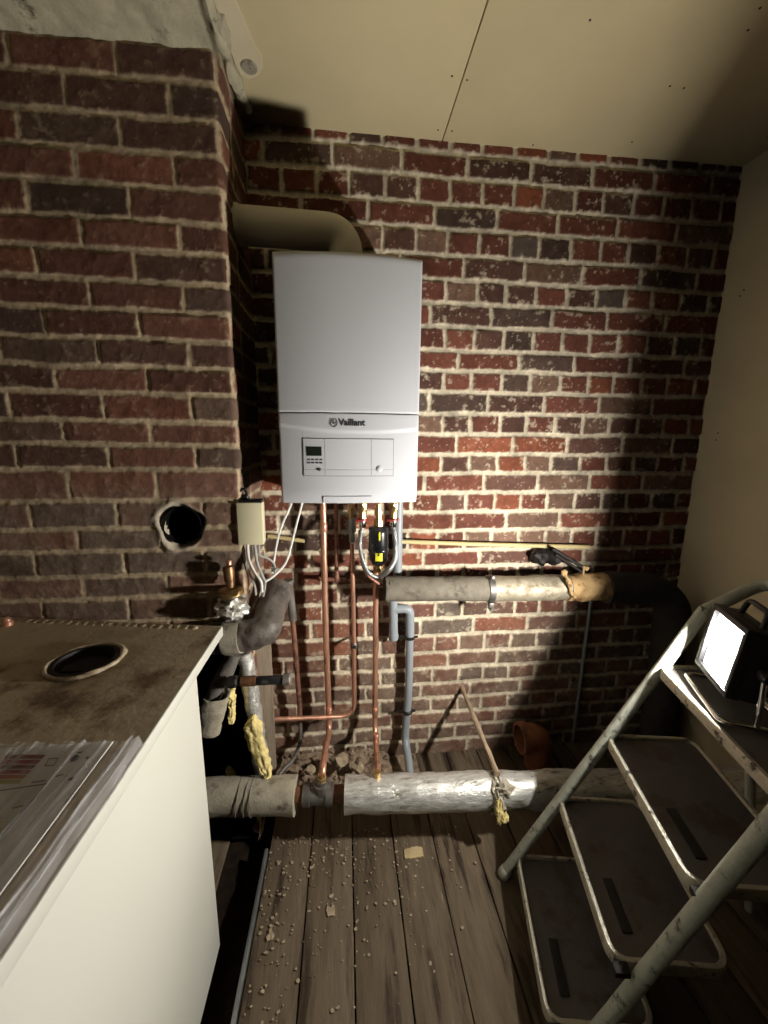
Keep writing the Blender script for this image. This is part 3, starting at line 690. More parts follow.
# ---------------------------------------------------------------- big low pipe in foil
t = thing('floor_pipe', PL(.3)+Vector((0, 0, -.07)), 'fat foil wrapped heating pipe lying along the floor in front of the wall', 'pipe')
def seg(xa, xb, r, m, nm, jit=.05, js=9., n=30, step=.015):
    pp = subdiv([PL(xa), PL(xb)], step); b = MB(); b.tube(pp, r, n=n, jit=jit, jscale=js); return b.build(nm, m, t)
xg0 = zb(296, 796, 1.195).x; xg1 = zb(345, 796, 1.185).x; xcl = zb(492, 790, 1.145).x
seg(-.72, xg0, .060, 'paper_wrap', 'old_lagging', .04)
seg(xg1, xcl, .0605, 'foil', 'foil_lagging', .035, 14)
s2 = seg(xcl+.006, 1.5, .0605, 'foil', 'foil_lagging', .05, 12)
seg(xg0-.05, xg1+.05, .028, 'rust', 'bare_pipe', .05, 20)
b = MB(); d = (PL(1)-PL(0)).normalized(); a = PL(xg0+.025)
b.lathe(a, d, [(0, .030), (.002, .037), (.026, .037), (.028, .032), (.082, .033), (.084, .038), (.108, .038), (.110, .029)], n=24)
b.lathe(PL(-.094), (0, .05, 1), [(0, .03), (.045, .03), (.047, .022), (.06, .022)], n=18); b.build('tee_fitting', 'galv', t)
b = MB(); b.lathe(PL(-.094)+Vector((0, .002, .052)), (0, .0, 1), [(0, .018), (.018, .018), (.02, .0135), (.03, .0135)], n=6); b.build('compression_nut', 'brass', t)
for k, xx in enumerate((-.385, -.355, -.335)):
    b = MB(); pp = [PL(xx)+Vector((.005*math.sin(2*PI*i/28+k), 0, 0))+Vector((0, math.cos(2*PI*i/28)*.0612, math.sin(2*PI*i/28)*.0612)) for i in range(28)]; b.tube(pp, .002, n=6, closed=True); b.build('tie_wire', 'lag', t)
b = MB()
def tie(u, v):
    th = -1.3+2.9*v; r = .066+.010*noise.noise(Vector((u*6, v*9, 2)))+.006*noise.noise(Vector((u*20, v*25, 5)))
    w = .016+.010*noise.noise(Vector((1, v*6, 3)))+.012*abs(v-.85)
    p = PL(xcl+.004+(u-.5)*2*w+.012*noise.noise(Vector((0, v*5, 8)))); return p+Vector((0, -math.cos(th)*r, math.sin(th)*r))
b.grid(tie, 8, 36, thick=(0, .004, 0)); b.build('tape_band', 'paper_wrap', t)
b = MB(); p = PL(xcl+.0)
b.lump(p+Vector((.008, -.064, -.028)), (.012, .012, .038), .5, 2.5, seed=2); b.lump(p+Vector((-.004, -.068, .0)), (.010, .009, .03), .5, 2.5, seed=4); b.lump(p+Vector((.024, -.058, -.052)), (.016, .012, .02), .5, 2.5, seed=8)
b.build('foam_shred', 'foam', t)
b = MB(); b.lump(p+Vector((.028, -.044, .05)), (.028, .018, .024), .5, 2.2, seed=12); b.build('tape_knot', 'paper_wrap', t)

# wooden stick leaning on the wall and the torn foam around the pipe
sa = zb(462.5, 689, 1.565); sb = PL(xcl+.012)+Vector((0, -.01, .078))
b = MB(); b.tube(subdiv([sa, sb], .04), .0105, n=10, jit=.18, jscale=25); tag(b.build('stick', 'stick'), 'grey weathered stick leaning from the bricks down to the foil floor pipe', 'stick')
# ---------------------------------------------------------------- junction box and cables
jl = at(235.5, 503, Y=1.258); jr = at(263.5, 545, Y=1.258)
t = thing('junction_box', (.5*(jl.x+jr.x), 1.28, jr.z), 'ivory plastic junction box on the corner of the chimney breast', 'junction box')
b = MB(); w_ = jr.x-jl.x; h_ = jl.z-jr.z; cxj, czj = (jl.x+jr.x)/2, (jl.z+jr.z)/2
b.box((cxj, 1.2665, czj), (w_, .013, h_), .003); b.build('lid', 'ivory', t)
b = MB(); b.box((cxj, 1.291, czj), (w_-.004, .036, h_-.004), .002); b.build('body', 'ivory', t)
b = MB(); b.box((cxj, 1.288, jl.z+.004), (w_-.01, .045, .008), .002); b.lathe((cxj-.012, 1.285, jl.z+.006), (0, 0, 1), [(0, .010), (.012, .010), (.014, .006)], n=12); b.build('cable_gland', 'black', t)
def cable(pts, r, m, lab, nm='cable', seg=8):
    b = MB(); b.tube(spline(pts, seg), r, n=8); return tag(b.build(nm, m), lab, 'cable')
cable([zb(246, 503, 1.285), zb(247, 494, 1.28), zb(243, 489, 1.28), zb(238.5, 494, 1.285), zb(237, 503, 1.29)], .0042, 'cable_black', 'black cable looping over the top of the ivory junction box')
cable([zb(243, 544, 1.285), zb(245, 560, 1.27), zb(249, 573, 1.29), zb(254, 583, 1.29), zb(256, 595, 1.29)], .0042, 'cable_grey', 'grey cable, leftmost of those below the junction box')
cable([zb(247.5, 544, 1.28), zb(249, 560, 1.26), zb(255, 573, 1.245), zb(261, 582, 1.235), zb(262, 592, 1.24)], .0048, 'cable_white', 'white cable dropping from the junction box behind the lagged elbow')
cable([zb(254.5, 544, 1.28), zb(257, 562, 1.26), zb(262, 575, 1.27), zb(265, 583, 1.275), zb(263, 596, 1.30)], .0048, 'cable_grey', 'grey cable from the right side of the junction box bottom')
cable([zb(259, 544, 1.29), zb(260, 555, 1.29), zb(267, 558, 1.30), zb(274, 564, 1.31), zb(275, 575, 1.33)], .004, 'cable_grey', 'thin grey cable curling right below the junction box')
cable([zb(293, 500, 1.38), zb(281, 528, 1.36), zb(276, 548, 1.34), zb(272, 573, 1.31)], .0042, 'cable_white', 'white cable hanging from the left of the boiler bottom')
cable([zb(303, 500, 1.40), zb(295, 530, 1.37), zb(287, 560, 1.33), zb(276, 574, 1.29), zb(265, 582, 1.27)], .0042, 'cable_white', 'pale cable sweeping left from the boiler bottom to the junction box wires')

# ---------------------------------------------------------------- left cluster beside the chimney
ea = zb(284, 583, 1.40); eb = zb(262, 622, 1.27); 
t = thing('lagged_elbow', zb(258, 640, 1.24), 'grimy grey lagged pipe elbow beside the chimney foot, left of the copper pipes', 'pipe elbow')
pp = fillet([zb(279, 588, 1.40), zb(264, 634, 1.22), zb(238, 636, 1.225), zb(205, 640, 1.235)], [.045, .03], 8)
b = MB(); b.tube(subdiv(pp, .012), .051, n=26, jit=.10, jscale=14); b.build('lagging', 'lag_grimy', t)
b = MB(); pp2 = subdiv([zb(242, 636, 1.225), zb(226, 637.5, 1.23)], .01); b.tube(pp2, .054, n=26, jit=.08, jscale=14); b.build('joint_tape', 'paper_wrap', t)
# foil-bandaged valve with a brass stem
vp = zb(231, 610, 1.235)
t = thing('air_valve', vp, 'brass air vent valve standing on a crumpled foil bandage beside the chimney', 'valve')
b = MB(); b.lump(zb(232, 607, 1.235), (.048, .045, .04), .28, 2.6, sub=4, seed=21); b.build('foil_bandage', 'foil', t)
b = MB(); p = zb(231, 592, 1.235); b.lathe(p+Vector((0, 0, -.01)), (0, 0, 1), [(0, .036), (.006, .042), (.018, .040), (.022, .026)], n=10); b.box(p+Vector((.014, -.03, .004)), (.034, .016, .012), .003); b.build('valve_body', 'brass', t)
b = MB(); p = zb(230.5, 587, 1.235); b.lathe(p, (-.04, 0, 1), [(0, .012), (.012, .012), (.013, .015), (.022, .015), (.024, .017), (.062, .018), (.070, .016), (.074, .008)], n=18); b.build('vent_cap', 'bronze', t)
b = MB(); p = zb(229, 563.5, 1.235); b.lathe(p+Vector((0, 0, -.004)), (0, 0, 1), [(0, .009), (.012, .009), (.016, .006)], n=14); b.build('cap_top', 'copper', t)
# slanting grey pipe and shell of old lagging
b = MB(); b.tube(subdiv([zb(235, 653, 1.228), zb(217, 688, 1.205), zb(202, 722, 1.19)], .02), .025, n=16, jit=.08, jscale=20)
tag(b.build('slanted_pipe', 'lead'), 'dull grey pipe slanting down behind the white heater cabinet corner', 'pipe')
def shell(u, v):
    a = zb(224+4*math.sin(v*3), 690+38*v, 1.21); th = -1.9+2.6*u; r = .045*(1-.25*v)+.006*noise.noise(Vector((u*4, v*6, 0)))
    c_ = zb(212-6*v, 692+38*v, 1.175); return c_+Vector((math.cos(th)*r*1.1, math.sin(th)*r*.8, -.015*math.sin(u*3)))
b = MB(); b.grid(shell, 14, 14, thick=(.006, 0, .0)); tag(b.build('lagging_shell', 'paper_wrap'), 'broken curved piece of pale pipe lagging behind the cabinet corner', 'lagging piece')
def shred(name, rows, Y, lab, seed):
    """ragged slab of foam; rows = (picture y, x left, x right)"""
    b = MB(); n = len(rows)-1
    def f(u, v):
        k = min(n-1, int(v*n)); q = v*n-k; y = rows[k][0]*(1-q)+rows[k+1][0]*q
        xl = rows[k][1]*(1-q)+rows[k+1][1]*q; xr = rows[k][2]*(1-q)+rows[k+1][2]*q
        xl += 2.2*noise.noise(Vector((seed, v*14, 0))); xr += 2.2*noise.noise(Vector((seed, v*14, 9)))
        p = at(xl+(xr-xl)*u, y, Y=Y); e = 1-(2*u-1)**4
        return p+Vector((0, -.008*e-.008*noise.noise(Vector((u*4, v*10, seed)))-.004*noise.noise(Vector((u*12, v*40, seed))), 0))
    b.grid(f, 12, 44, thick=(0, .022, 0)); return tag(b.build(name, 'foam'), lab, 'foam')
shred('foam_piece', [(718, 252, 254), (728, 243, 261), (745, 247, 263), (760, 254, 268), (772, 261, 271), (780, 266, 270)], 1.218, 'large ragged wedge of yellow foam leaning on the low pipe by the chimney', 3)
shred('foam_piece', [(687, 222, 231), (698, 226, 234), (710, 229, 234), (723, 228, 234)], 1.225, 'small upright strip of yellow foam under the black handled valve', 7)
shred('foam_piece', [(770, 226, 228), (776, 228, 233), (783, 231, 236)], 1.27, 'small scrap of yellow foam standing on the left end of the low pipe', 11)
# black lever valve
t = thing('lever_valve', zb(250, 681, 1.20), 'black handled lever valve with a rusty collar sticking out beside the chimney foot', 'valve')
A_, B_ = zb(227, 682, 1.165), zb(275, 680, 1.16); dv_ = (B_-A_).normalized(); ln = (B_-A_).length
b = MB(); b.lathe(A_, dv_, [(0, .012), (.004, .019), (.03, .019), (.035, .014), (.05, .014)], n=8); b.build('nut', 'iron', t)
b = MB(); b.lathe(A_+dv_*.042, dv_, [(0, .013), (.004, .0165), (.05, .0165), (.052, .014)], n=14); b.build('collar', 'rust', t)
b = MB(); b.lathe(A_+dv_*.09, dv_, [(0, .013), (.004, .015), (.09, .0145), (.092, .013)], n=16); b.build('handle', 'black', t)
b = MB(); b.lathe(A_+dv_*.178, dv_, [(0, .016), (.003, .019), (.022, .019), (.026, .015)], n=8); b.build('end_nut', 'lead', t)
# foil wrapped upright and weathered planks
b = MB(); b.tube(subdiv([zb(244, 652, 1.275), zb(250, 690, 1.275), zb(256, 720, 1.275), zb(262, 775, 1.285)], .015), .027, n=18, jit=.16, jscale=26)
tag(b.build('foil_pipe', 'foil'), 'upright pipe bandaged in bright crumpled foil below the lagged elbow', 'pipe')
b = MB()
for (xa_, xb_, ya_, yb_, Y, sd) in ((255, 272, 645, 782, 1.345, 1),):
    p0, p1, p2, p3 = at(xa_, ya_, Y=Y), at(xb_-2, ya_, Y=Y+.02), at(xb_+4, yb_, Y=Y+.02), at(xa_+6, yb_, Y=Y)
    b.grid(lambda u, v: (p0.lerp(p1, u)).lerp(p3.lerp(p2, u), v)+Vector((0, .004*noise.noise(Vector((u*6, v*3, sd))), 0)), 6, 30, thick=(.0, .025, 0))
tag(b.build('plank', 'plank'), 'grey weathered plank standing against the chimney corner below the elbow', 'plank')
# old dark copper pipe with a grey sleeve
t = thing('copper_pipe', zb(296, 730, 1.53), 'dull red copper pipe with a grey top sleeve, standing left of the other pipes', 'pipe')
b = MB(); b.tube(spline([zb(292, 612, 1.50), zb(296, 660, 1.51), zb(299.5, 706, 1.52), zb(300, 722, 1.52)], 8), .0105, n=14); b.build('tube', 'copper_old', t)
b = MB(); b.tube([zb(288, 580, 1.48), zb(293, 620, 1.50)], [.018, .016], n=16); b.build('sleeve', 'lead', t)
b = MB(); b.lathe(zb(296, 662, 1.51), (.03, 0, -1), [(0, .0125), (.03, .0125)], n=14); b.build('coupling', 'copper_old', t)
b = MB(); b.tube(spline([zb(300, 716, 1.53), zb(300, 740, 1.53), zb(294, 758, 1.50), zb(283, 770, 1.46), zb(276, 780, 1.43)], 8), .0085, n=10)
tag(b.build('hose', 'lead'), 'thin dusty grey hose curving down over the rubble below the dull copper pipe', 'hose')
b = MB(); p = zb(243, 770, 1.40); b.lathe((p.x, 1.40, FL+.0), (0, 0, 1), [(0, .045), (.02, .04), (.035, .024), (.12, .022), (.125, .012)], n=20)
tag(b.build('pipe_stub', 'iron'), 'dark iron pipe stub with a flared foot in the sooty chimney opening', 'pipe stub')

# ---------------------------------------------------------------- old floor-standing heater
LZ = -.555; LT = .014; lxr = at(222, 625, Z=LZ).x
cabX1 = lxr-.003; cabX0 = -1.00; cabY0 = .18; cabY1 = .930; yr1 = at(222, 626, Z=LZ).y
t = thing('heater_cabinet', ((cabX0+cabX1)/2, (cabY0+cabY1)/2, FL), 'old white floor standing heater cabinet with a grimy lid and open flue hole', 'heater')
b = MB(); b.box((cabX1-.009, (cabY0+cabY1)/2, (FL+LZ-.03)/2), (.018, cabY1-cabY0, LZ-.03-FL), .003); b.build('side_panel', 'enamel', t)
b = MB(); b.box((cabX0+.009, (cabY0+cabY1)/2, (FL+LZ-.03)/2), (.018, cabY1-cabY0, LZ-.03-FL), .003); b.build('side_panel', 'enamel', t)
b = MB(); b.box(((cabX0+cabX1)/2, (cabY0+cabY1)/2-.005, FL+.35), (cabX1-cabX0-.04, cabY1-cabY0-.02, .68), .004); b.build('body', 'dark_steel', t)
b = MB(); b.box(((cabX0+cabX1)/2, cabY0+.012, (FL+LZ-.03)/2), (cabX1-cabX0-.04, .02, LZ-.03-FL), .003); b.build('front_panel', 'enamel', t)
hl = at(86, 661, Z=LZ); HR = .068
xl = -1.20; yr0 = at(0, 617, Z=LZ).y+.02
pr = Vector((lxr, yr1, LZ)); cr = []
poly = [Vector((lxr, cabY0-.01, LZ)), Vector((lxr, yr1, LZ)), Vector((xl, yr0, LZ)), Vector((xl, cabY0-.01, LZ))]
def onpoly(th):
    d = Vector((math.cos(th), math.sin(th), 0)); best = 9
    for a, c in zip(poly, poly[1:]+poly[:1]):
        e_ = c-a; den = d.x*e_.y-d.y*e_.x
        if abs(den) < 1e-9: continue
        w = a-hl; s_ = (w.x*e_.y-w.y*e_.x)/den; q = (w.x*d.y-w.y*d.x)/den
        if s_ > 0 and -1e-6 <= q <= 1+1e-6: best = min(best, s_)
    return hl+d*best
ths = sorted([2*PI*i/96 for i in range(96)]+[math.atan2(p.y-hl.y, p.x-hl.x) % (2*PI) for p in poly]); n = len(ths)
b = MB(); vs = []
for z_ in (LZ, LZ-LT):
    for fr in (0, .08, .3, 1.):
        for th in ths:
            a = hl+Vector((math.cos(th), math.sin(th), 0))*HR; c = onpoly(th); p = a.lerp(c, fr); vs.append((p.x, p.y, z_-(.003 if fr == 0 else 0)))
fs = []
for L_ in range(2):
    for k in range(3):
        for i in range(n):
            q = (L_*4+k)*n; f = (q+i, q+(i+1) % n, q+n+(i+1) % n, q+n+i); fs.append(f if L_ == 0 else f[::-1])
for i in range(n): fs.append((3*n+i, 3*n+(i+1) % n, 7*n+(i+1) % n, 7*n+i)); fs.append((i, (i+1) % n, 4*n+(i+1) % n, 4*n+i))
b.add(vs, fs); lid = b.build('lid', 'lidtop', t, ang=30)
b = MB(); b.box((lxr+.001, (cabY0+yr1)/2, LZ-.015), (.006, yr1-cabY0, .030), .002); b.build('lid_edge', 'enamel', lid)
b = MB(); b.lathe(hl+Vector((0, 0, .006)), (0, 0, -1), [(.002, HR+.006), (0, HR+.002), (.0, HR-.004), (.01, HR-.008), (.16, HR-.012), (.16, .0)], n=48, cap0=False, cap1=False); b.build('flue_collar', 'dark_steel', lid, fixn=False)
b = MB(); pp = [hl+Vector((math.cos(2*PI*i/40)*(HR+.012), math.sin(2*PI*i/40)*(HR+.012), .002)) for i in range(40)]; b.tube(pp, .006, n=8, closed=True, jit=.3, jscale=30); b.build('sealing_ring', 'lidtop', lid)
b = MB()
for k in range(22):
    x = -1.0+.026*k; y = yr0-(x-xl)*(yr0-yr1)/(lxr-xl)-.018; b.lump((x, y, LZ-.001), (.013, .012, .005), .2, 2., sub=2, seed=k)
b.build('corrugated_seal', 'lidtop', lid)
b = MB(); b.box(((cabX0+cabX1)/2-.02, 1.02, LZ-.075), (cabX1-cabX0-.10, .14, .11), .005); b.build('flue_box', 'dark_steel', t)
p = at(8, 625, Z=LZ); b = MB(); b.lathe(p+Vector((0, 0, 0)), (0, 0, 1), [(0, .014), (.012, .014), (.014, .011), (.02, .011), (.026, .005)], n=16)
tag(b.build('end_plug', 'copper'), 'small copper end plug standing on the back edge of the heater lid', 'plug')

# documents in a plastic sleeve lying on the lid
PZ = LZ+.006
t = thing('document_sleeve', at(40, 850, Z=PZ), 'clear plastic sleeve with an energy label sheet lying on the heater lid', 'document sleeve')
def pq(px, py, dz=0.): p = at(px, py, Z=PZ); return Vector((p.x, p.y, PZ+dz))
c0, c1 = pq(113, 741), pq(0, 748); c2 = pq(0, 893); ddx = (c2-c0)
far = .50; e1 = c0+(c1-c0).normalized()*.42; e2 = c0+ddx.normalized()*far; e3 = e1+ddx.normalized()*far
b = MB(); b.grid(lambda u, v: c0.lerp(e1, u).lerp(e2.lerp(e3, u), v), 6, 6, thick=(0, 0, -.003)); sh = b.build('label_sheet', 'paper', t)
def quad(pts, m, nm, dz=.0006): 
    b = MB(); b.prism([pq(x, y, dz) for x, y in pts], (0, 0, -.0004)); return b.build(nm, m, sh, smooth=False)
# red to yellow rating bars
bars = ['print_red_deep', 'print_red', 'print_red_deep', 'print_red', 'print_orange', 'print_yellow']
for k, m_ in enumerate(bars):
    y0_, y1_ = 755+5.*k, 755+5.*k+3.9
    xr_ = lambda y: 45.5-(y-755)*.92
    xl_ = lambda y: 6.5-(y-755)*.5
    quad([(xl_(y0_), y0_), (xr_(y0_), y0_), (xr_(y1_), y1_), (xl_(y1_), y1_)], m_, 'rating_bar')
def outline(pts, w, m, nm):
    b = MB(); P = [pq(x, y, .0008) for x, y in pts]; b.tube(P, w, n=6, closed=True); return b.build(nm, m, sh)
outline([(49, 759), (58, 758.5), (54, 765.5), (45, 766)], .0008, 'print_dark', 'boiler_icon')
outline([(-40, 797), (47, 784), (-10, 850), (-60, 860)], .0009, 'print_dark', 'table_frame')
quad([(71, 757.5), (77, 754.5), (80, 756.5), (76, 761), (70, 762.5)], 'print_dark', 'tap_icon')
quad([(77, 752.5), (83, 751.2), (82, 753), (78, 754)], 'print_dark', 'tap_handle')
quad([(86, 757), (89, 756.4), (88, 759), (85.5, 759.5)], 'print_dark', 'size_mark')
quad([(69, 778.5), (74, 777), (72, 780.5), (68, 781)], 'print_dark', 'size_mark')
for (a_, c_) in (((32, 782), (46, 780)), ((56, 776), (64, 774)), ((12, 808), (24, 805))): quad([a_, c_, (c_[0]-.8, c_[1]+1.2), (a_[0]-.8, a_[1]+1.2)], 'print_dark', 'text_line')
r0_, r1_ = pq(146, 742), pq(0, 960)
d0 = (r1_-r0_); s0 = r0_; s1 = pq(0, 742)+Vector((-.1, 0, 0)); 
def sleeve(u, v):
    a = s0+d0*(v*1.35); c = s0.lerp(s1, 1.)+d0*(v*1.35); p = a.lerp(c, u)
    rid = sum(a_r*math.exp(-((u-u_r-.004*noise.noise(Vector((v*6, u_r*90, 1))))/w_r)**2) for a_r, u_r, w_r in ((.012, .030, .006), (.009, .047, .005), (.013, .066, .007), (.006, .088, .006), (.005, .20, .006), (.005, .30, .006)))
    wob = .0045*noise.noise(Vector((u*14, v*5, 1)))+.0025*noise.noise(Vector((u*40, v*9, 4)))
    return p+Vector((0, 0, .0035+rid*(1+.5*noise.noise(Vector((2, v*6, 0))))+max(-.002, wob)-(.006 if u < .02 else 0)))
b = MB(); b.grid(sleeve, 300, 70); b.build('plastic_film', 'film', t, ang=180, fixn=False)

# ---------------------------------------------------------------- step ladder
LC = [Vector((.560, .999, -1.366)), Vector((.669, .973, -1.118)), Vector((.775, .936, -.868)), Vector((.874, .899, -.620))]
u_ = Vector((math.cos(math.radians(-9)), math.sin(math.radians(-9)), 0)); a_ = Vector((math.cos(math.radians(-104)), math.sin(math.radians(-104)), 0))
LC = [c-a_*.018-u_*.004+Vector((0, 0, .004)) for c in LC]; wid = [.392, .41, .415, .432]; dep = .262; L0 = LC[0]; up_ = (LC[3]-LC[0])/3
lad = thing('step_ladder', (L0.x, L0.y, FL), 'old grey metal step ladder with flaking paint and four tray steps', 'ladder')
def rrect(c, w, d, r, n=7):
    P = []
    for (sx, sy, t0) in ((w-r, d-r, 0), (r, d-r, PI/2), (r, r, PI), (w-r, r, 1.5*PI)):
        for i in range(n+1):
            th = t0+PI/2*i/n; P.append(c+a_*(sx+r*math.cos(th))+u_*(sy+r*math.sin(th)))
    return P
for k in range(4):
    c = LC[k]; w = wid[k]
    st = MB(); P = rrect(c, w, dep, .042); n = len(P); vs = []; 
    cen = c+a_*w/2+u_*dep/2
    prof = [(0, -.026), (0.0, -.004), (.003, 0.), (.011, 0.), (.014, -.004), (.014, -.010)]
    Q = []
    for i in range(n):
        t_ = (P[(i+1) % n]-P[i-1]).normalized(); nin = Vector((-t_.y, t_.x, 0)); 
        if nin.dot(cen-P[i]) < 0: nin = -nin
        for (o_, z_) in prof: Q.append(P[i]+nin*o_+Vector((0, 0, z_)))
    m_ = len(prof); fs = [(i*m_+j, ((i+1) % n)*m_+j, ((i+1) % n)*m_+j+1, i*m_+j+1) for i in range(n) for j in range(m_-1)]
    st.add(Q, fs); so = st.build('step', 'ladder_edge', lad, fixn=False)
    tr = MB(); Pi = [cen+(p-cen)*.955 for p in P]; tr.prism([p+Vector((0, 0, -.007)) for p in Pi], (0, 0, -.004)); tr.build('tread_plate', 'tread', so)
    if k < 3:
        pd = MB(); pc = c+a_*(w*.72)+u_*.060; rot = Matrix((( a_.x, u_.x, 0), (a_.y, u_.y, 0), (0, 0, 1)))
        pd.box(pc+Vector((0, 0, -.0045)), (.115, .024, .005), .002, rot=rot); pd.build('grip_pad', 'rubber', so)
        for sgn in (-.008, w+.008):
            cl_ = MB(); cl_.box(c+a_*sgn+u_*.016+Vector((0, 0, -.006)), (.022, .034, .016), .003, rot=rot); cl_.build('step_clamp', 'iron', so)
def straight(p, q, z0, z1): d = (q-p)/(q.z-p.z); return [p+d*(z0-p.z), p, p.lerp(q, .5), q, p+d*(z1-p.z)]
ra = straight(LC[0]+u_*.012+a_*.002, LC[3]+u_*.022+a_*.004, FL+.008, -.44)
rb = straight(LC[0]+a_*(wid[0]+.014)+u_*.102, LC[3]+a_*(wid[3]+.014)-u_*.02, FL+.008, -.44)
ha = ra[-1]+up_*.36+u_*.10; hb = rb[-1]+up_*.36+u_*.10
b = MB(); b.tube(subdiv(ra, .05), .0165, n=16, jit=.02, jscale=30); b.build('rail', 'ladder', lad)
b = MB(); b.tube(subdiv(rb, .05), .0165, n=16, jit=.02, jscale=30); b.build('rail', 'ladder', lad)
b = MB(); b.tube(subdiv(fillet([ra[-1]-up_*.02, ha, hb, rb[-1]-up_*.02], .06, 8), .04), .0162, n=16, jit=.02, jscale=30); b.build('handrail', 'ladder', lad)
for P_ in (ra, rb):
    b = MB(); b.lathe(P_[0]-up_.normalized()*.006, up_, [(0, .017), (.004, .0195), (.03, .0195), (.034, .017)], n=16); b.build('foot_cap', 'ladder', lad)
top = LC[3]
for s_ in (.03, wid[3]-.03):
    q0 = top+a_*s_+u_*(dep-.02)+Vector((0, 0, -.02)); q1 = Vector((q0.x, q0.y, FL+.01))+u_*.16+a_*(-.03 if s_ < .1 else .03)
    b = MB(); b.tube(subdiv([q0, q1], .05), .0125, n=12); b.build('rear_leg', 'ladder', lad)
q0 = top+a_*.03+u_*(dep-.02)+Vector((0, 0, -.02)); q1 = Vector((q0.x, q0.y, FL+.01))+u_*.16-a_*.03
r0q = top+a_*(wid[3]-.03)+u_*(dep-.02)+Vector((0, 0, -.02)); r1q = Vector((r0q.x, r0q.y, FL+.01))+u_*.16+a_*.03
b = MB(); b.tube([q0.lerp(q1, .72), r0q.lerp(r1q, .72)], .009, n=10); b.build('cross_brace', 'ladder', lad)

# ---------------------------------------------------------------- work lamp on the top step
lc = Vector((.852, .719, -.456))*1.05; psi, tl = 2.721, .117; lw, lh = .12*1.05, .135*1.05
nrm = Vector((math.cos(psi)*math.cos(tl), math.sin(psi)*math.cos(tl), math.sin(tl))); hz = Vector((-math.sin(psi), math.cos(psi), 0)); hz = -hz if hz.y < 0 else hz
vt = nrm.cross(hz); vt = -vt if vt.z < 0 else vt
LR = Matrix(((hz.x, nrm.x, vt.x), (hz.y, nrm.y, vt.y), (hz.z, nrm.z, vt.z)))
zt = LC[3].z
t = thing('work_lamp', (lc.x, lc.y, zt), 'bright LED work lamp standing on the top step of the ladder', 'work lamp')
b = MB(); b.prism([lc+hz*sx*lw/2+vt*sz*lh/2 for sx, sz in ((-1, -1), (1, -1), (1, 1), (-1, 1))], -nrm*.002); b.build('reflector', 'glow', t, smooth=False)
b = MB(); b.prism([lc+nrm*.002+hz*sx*.027+vt*sz*.031 for sx, sz in ((-1, -1), (1, -1), (1, 1), (-1, 1))], -nrm*.0015); b.build('led_chip', 'panel', t, smooth=False)
b = MB()
for (cx_, cz_, sx_, sz_) in ((0, lh/2+.007, lw+.028, .014), (0, -lh/2-.007, lw+.028, .014), (lw/2+.007, 0, .014, lh), (-lw/2-.007, 0, .014, lh)):
    b.box(lc+hz*cx_+vt*cz_-nrm*.001, (sx_, .026, sz_), .003, rot=LR)
b.build('bezel', 'lampbody', t)
b = MB(); b.box(lc-nrm*.032, (lw+.026, .04, lh+.026), .008, rot=LR)
for k in range(8): b.box(lc-nrm*.062+hz*((k-3.5)*.018), (.004, .03, lh*.9), .001, rot=LR)
b.build('heat_sink', 'lampbody', t)
fz_ = zt+.007
def fl_(s, f): q = lc+hz*s+nrm*f; return Vector((q.x, q.y, fz_))
sw = lw/2+.034
b = MB(); b.tube(fillet([fl_(-sw, -.10), fl_(-sw, .030), fl_(sw, .030), fl_(sw, -.10), fl_(-sw, -.10), fl_(-sw, -.05)], .02, 5), .0065, n=10)
b.tube(fillet([fl_(sw, -.035), lc+hz*sw-nrm*.03], .01), .006, n=10); b.tube(fillet([fl_(-sw, -.035), lc-hz*sw-nrm*.03], .01), .006, n=10); b.build('stand', 'chrome', t)
for s_ in (1, -1):
    b = MB(); b.lathe(lc+hz*s_*(lw/2+.018)-nrm*.03, hz*s_, [(0, .006), (.014, .006), (.015, .014), (.032, .014), (.036, .010)], n=12); b.build('knob', 'black', t)
b = MB(); b.tube(fillet([lc+vt*(lh/2+.01)-nrm*.03-hz*lw*.35, lc+vt*(lh/2+.05)-nrm*.035-hz*lw*.3, lc+vt*(lh/2+.05)-nrm*.035+hz*lw*.3, lc+vt*(lh/2+.01)-nrm*.03+hz*lw*.35], .015, 5), .006, n=10); b.build('carry_handle', 'lampbody', t)

# ---------------------------------------------------------------- rubble, flakes and strip
b = MB(); rng = random.Random(9)
def mound(u, v):
    x = -.34+u*.66; y = 1.40+v*.175; h = .055*v*(.55+.45*math.sin(u*PI))*(1+.5*noise.noise(Vector((x*9, y*9, 0))))*(1.0 if x < .10 else max(0, 1-(x-.10)/.1))
    return (x, y, FL+.001+max(0, h+.012*noise.noise(Vector((x*30, y*30, 3)))))
b.grid(mound, 90, 26)
for k in range(190):
    u, v = rng.random(), rng.random()**.7; p = mound(u, v); s = rng.uniform(.005, .016)*(1.5 if rng.random() < .12 else 1)
    if p[0] > .19: continue
    rot = Matrix.Rotation(rng.uniform(0, 6), 3, 'Z') @ Matrix.Rotation(rng.uniform(-.6, .6), 3, 'X')
    b.lump((p[0], p[1], p[2]+s*.3), (s*1.3, s, s*.6), .4, 1.6, sub=1, seed=k, rot=rot)
tag(b.build('rubble', 'rubble', ang=25), 'heap of brick and mortar rubble along the foot of the wall', 'rubble', kind='stuff')
chunks = [((341, 762), .040, 'largest pale plaster lump on the rubble between the copper pipes', 1), ((358, 768), .028, 'pale plaster lump on the rubble, just left of the copper riser', 2), ((310, 770), .026, 'plaster lump on the rubble, left of the tall copper pipe', 3)]
for (q, s, lab, sd) in chunks:
    p = at(*q, Y=1.43); b = MB(); b.lump((p.x, p.y, max(p.z, FL+s*.5)), (s, s*.7, s*.75), .45, 1.5, sub=2, seed=sd); tag(b.build('plaster_chunk', 'flake', ang=20), lab, 'plaster lump', 'plaster lumps on the rubble')
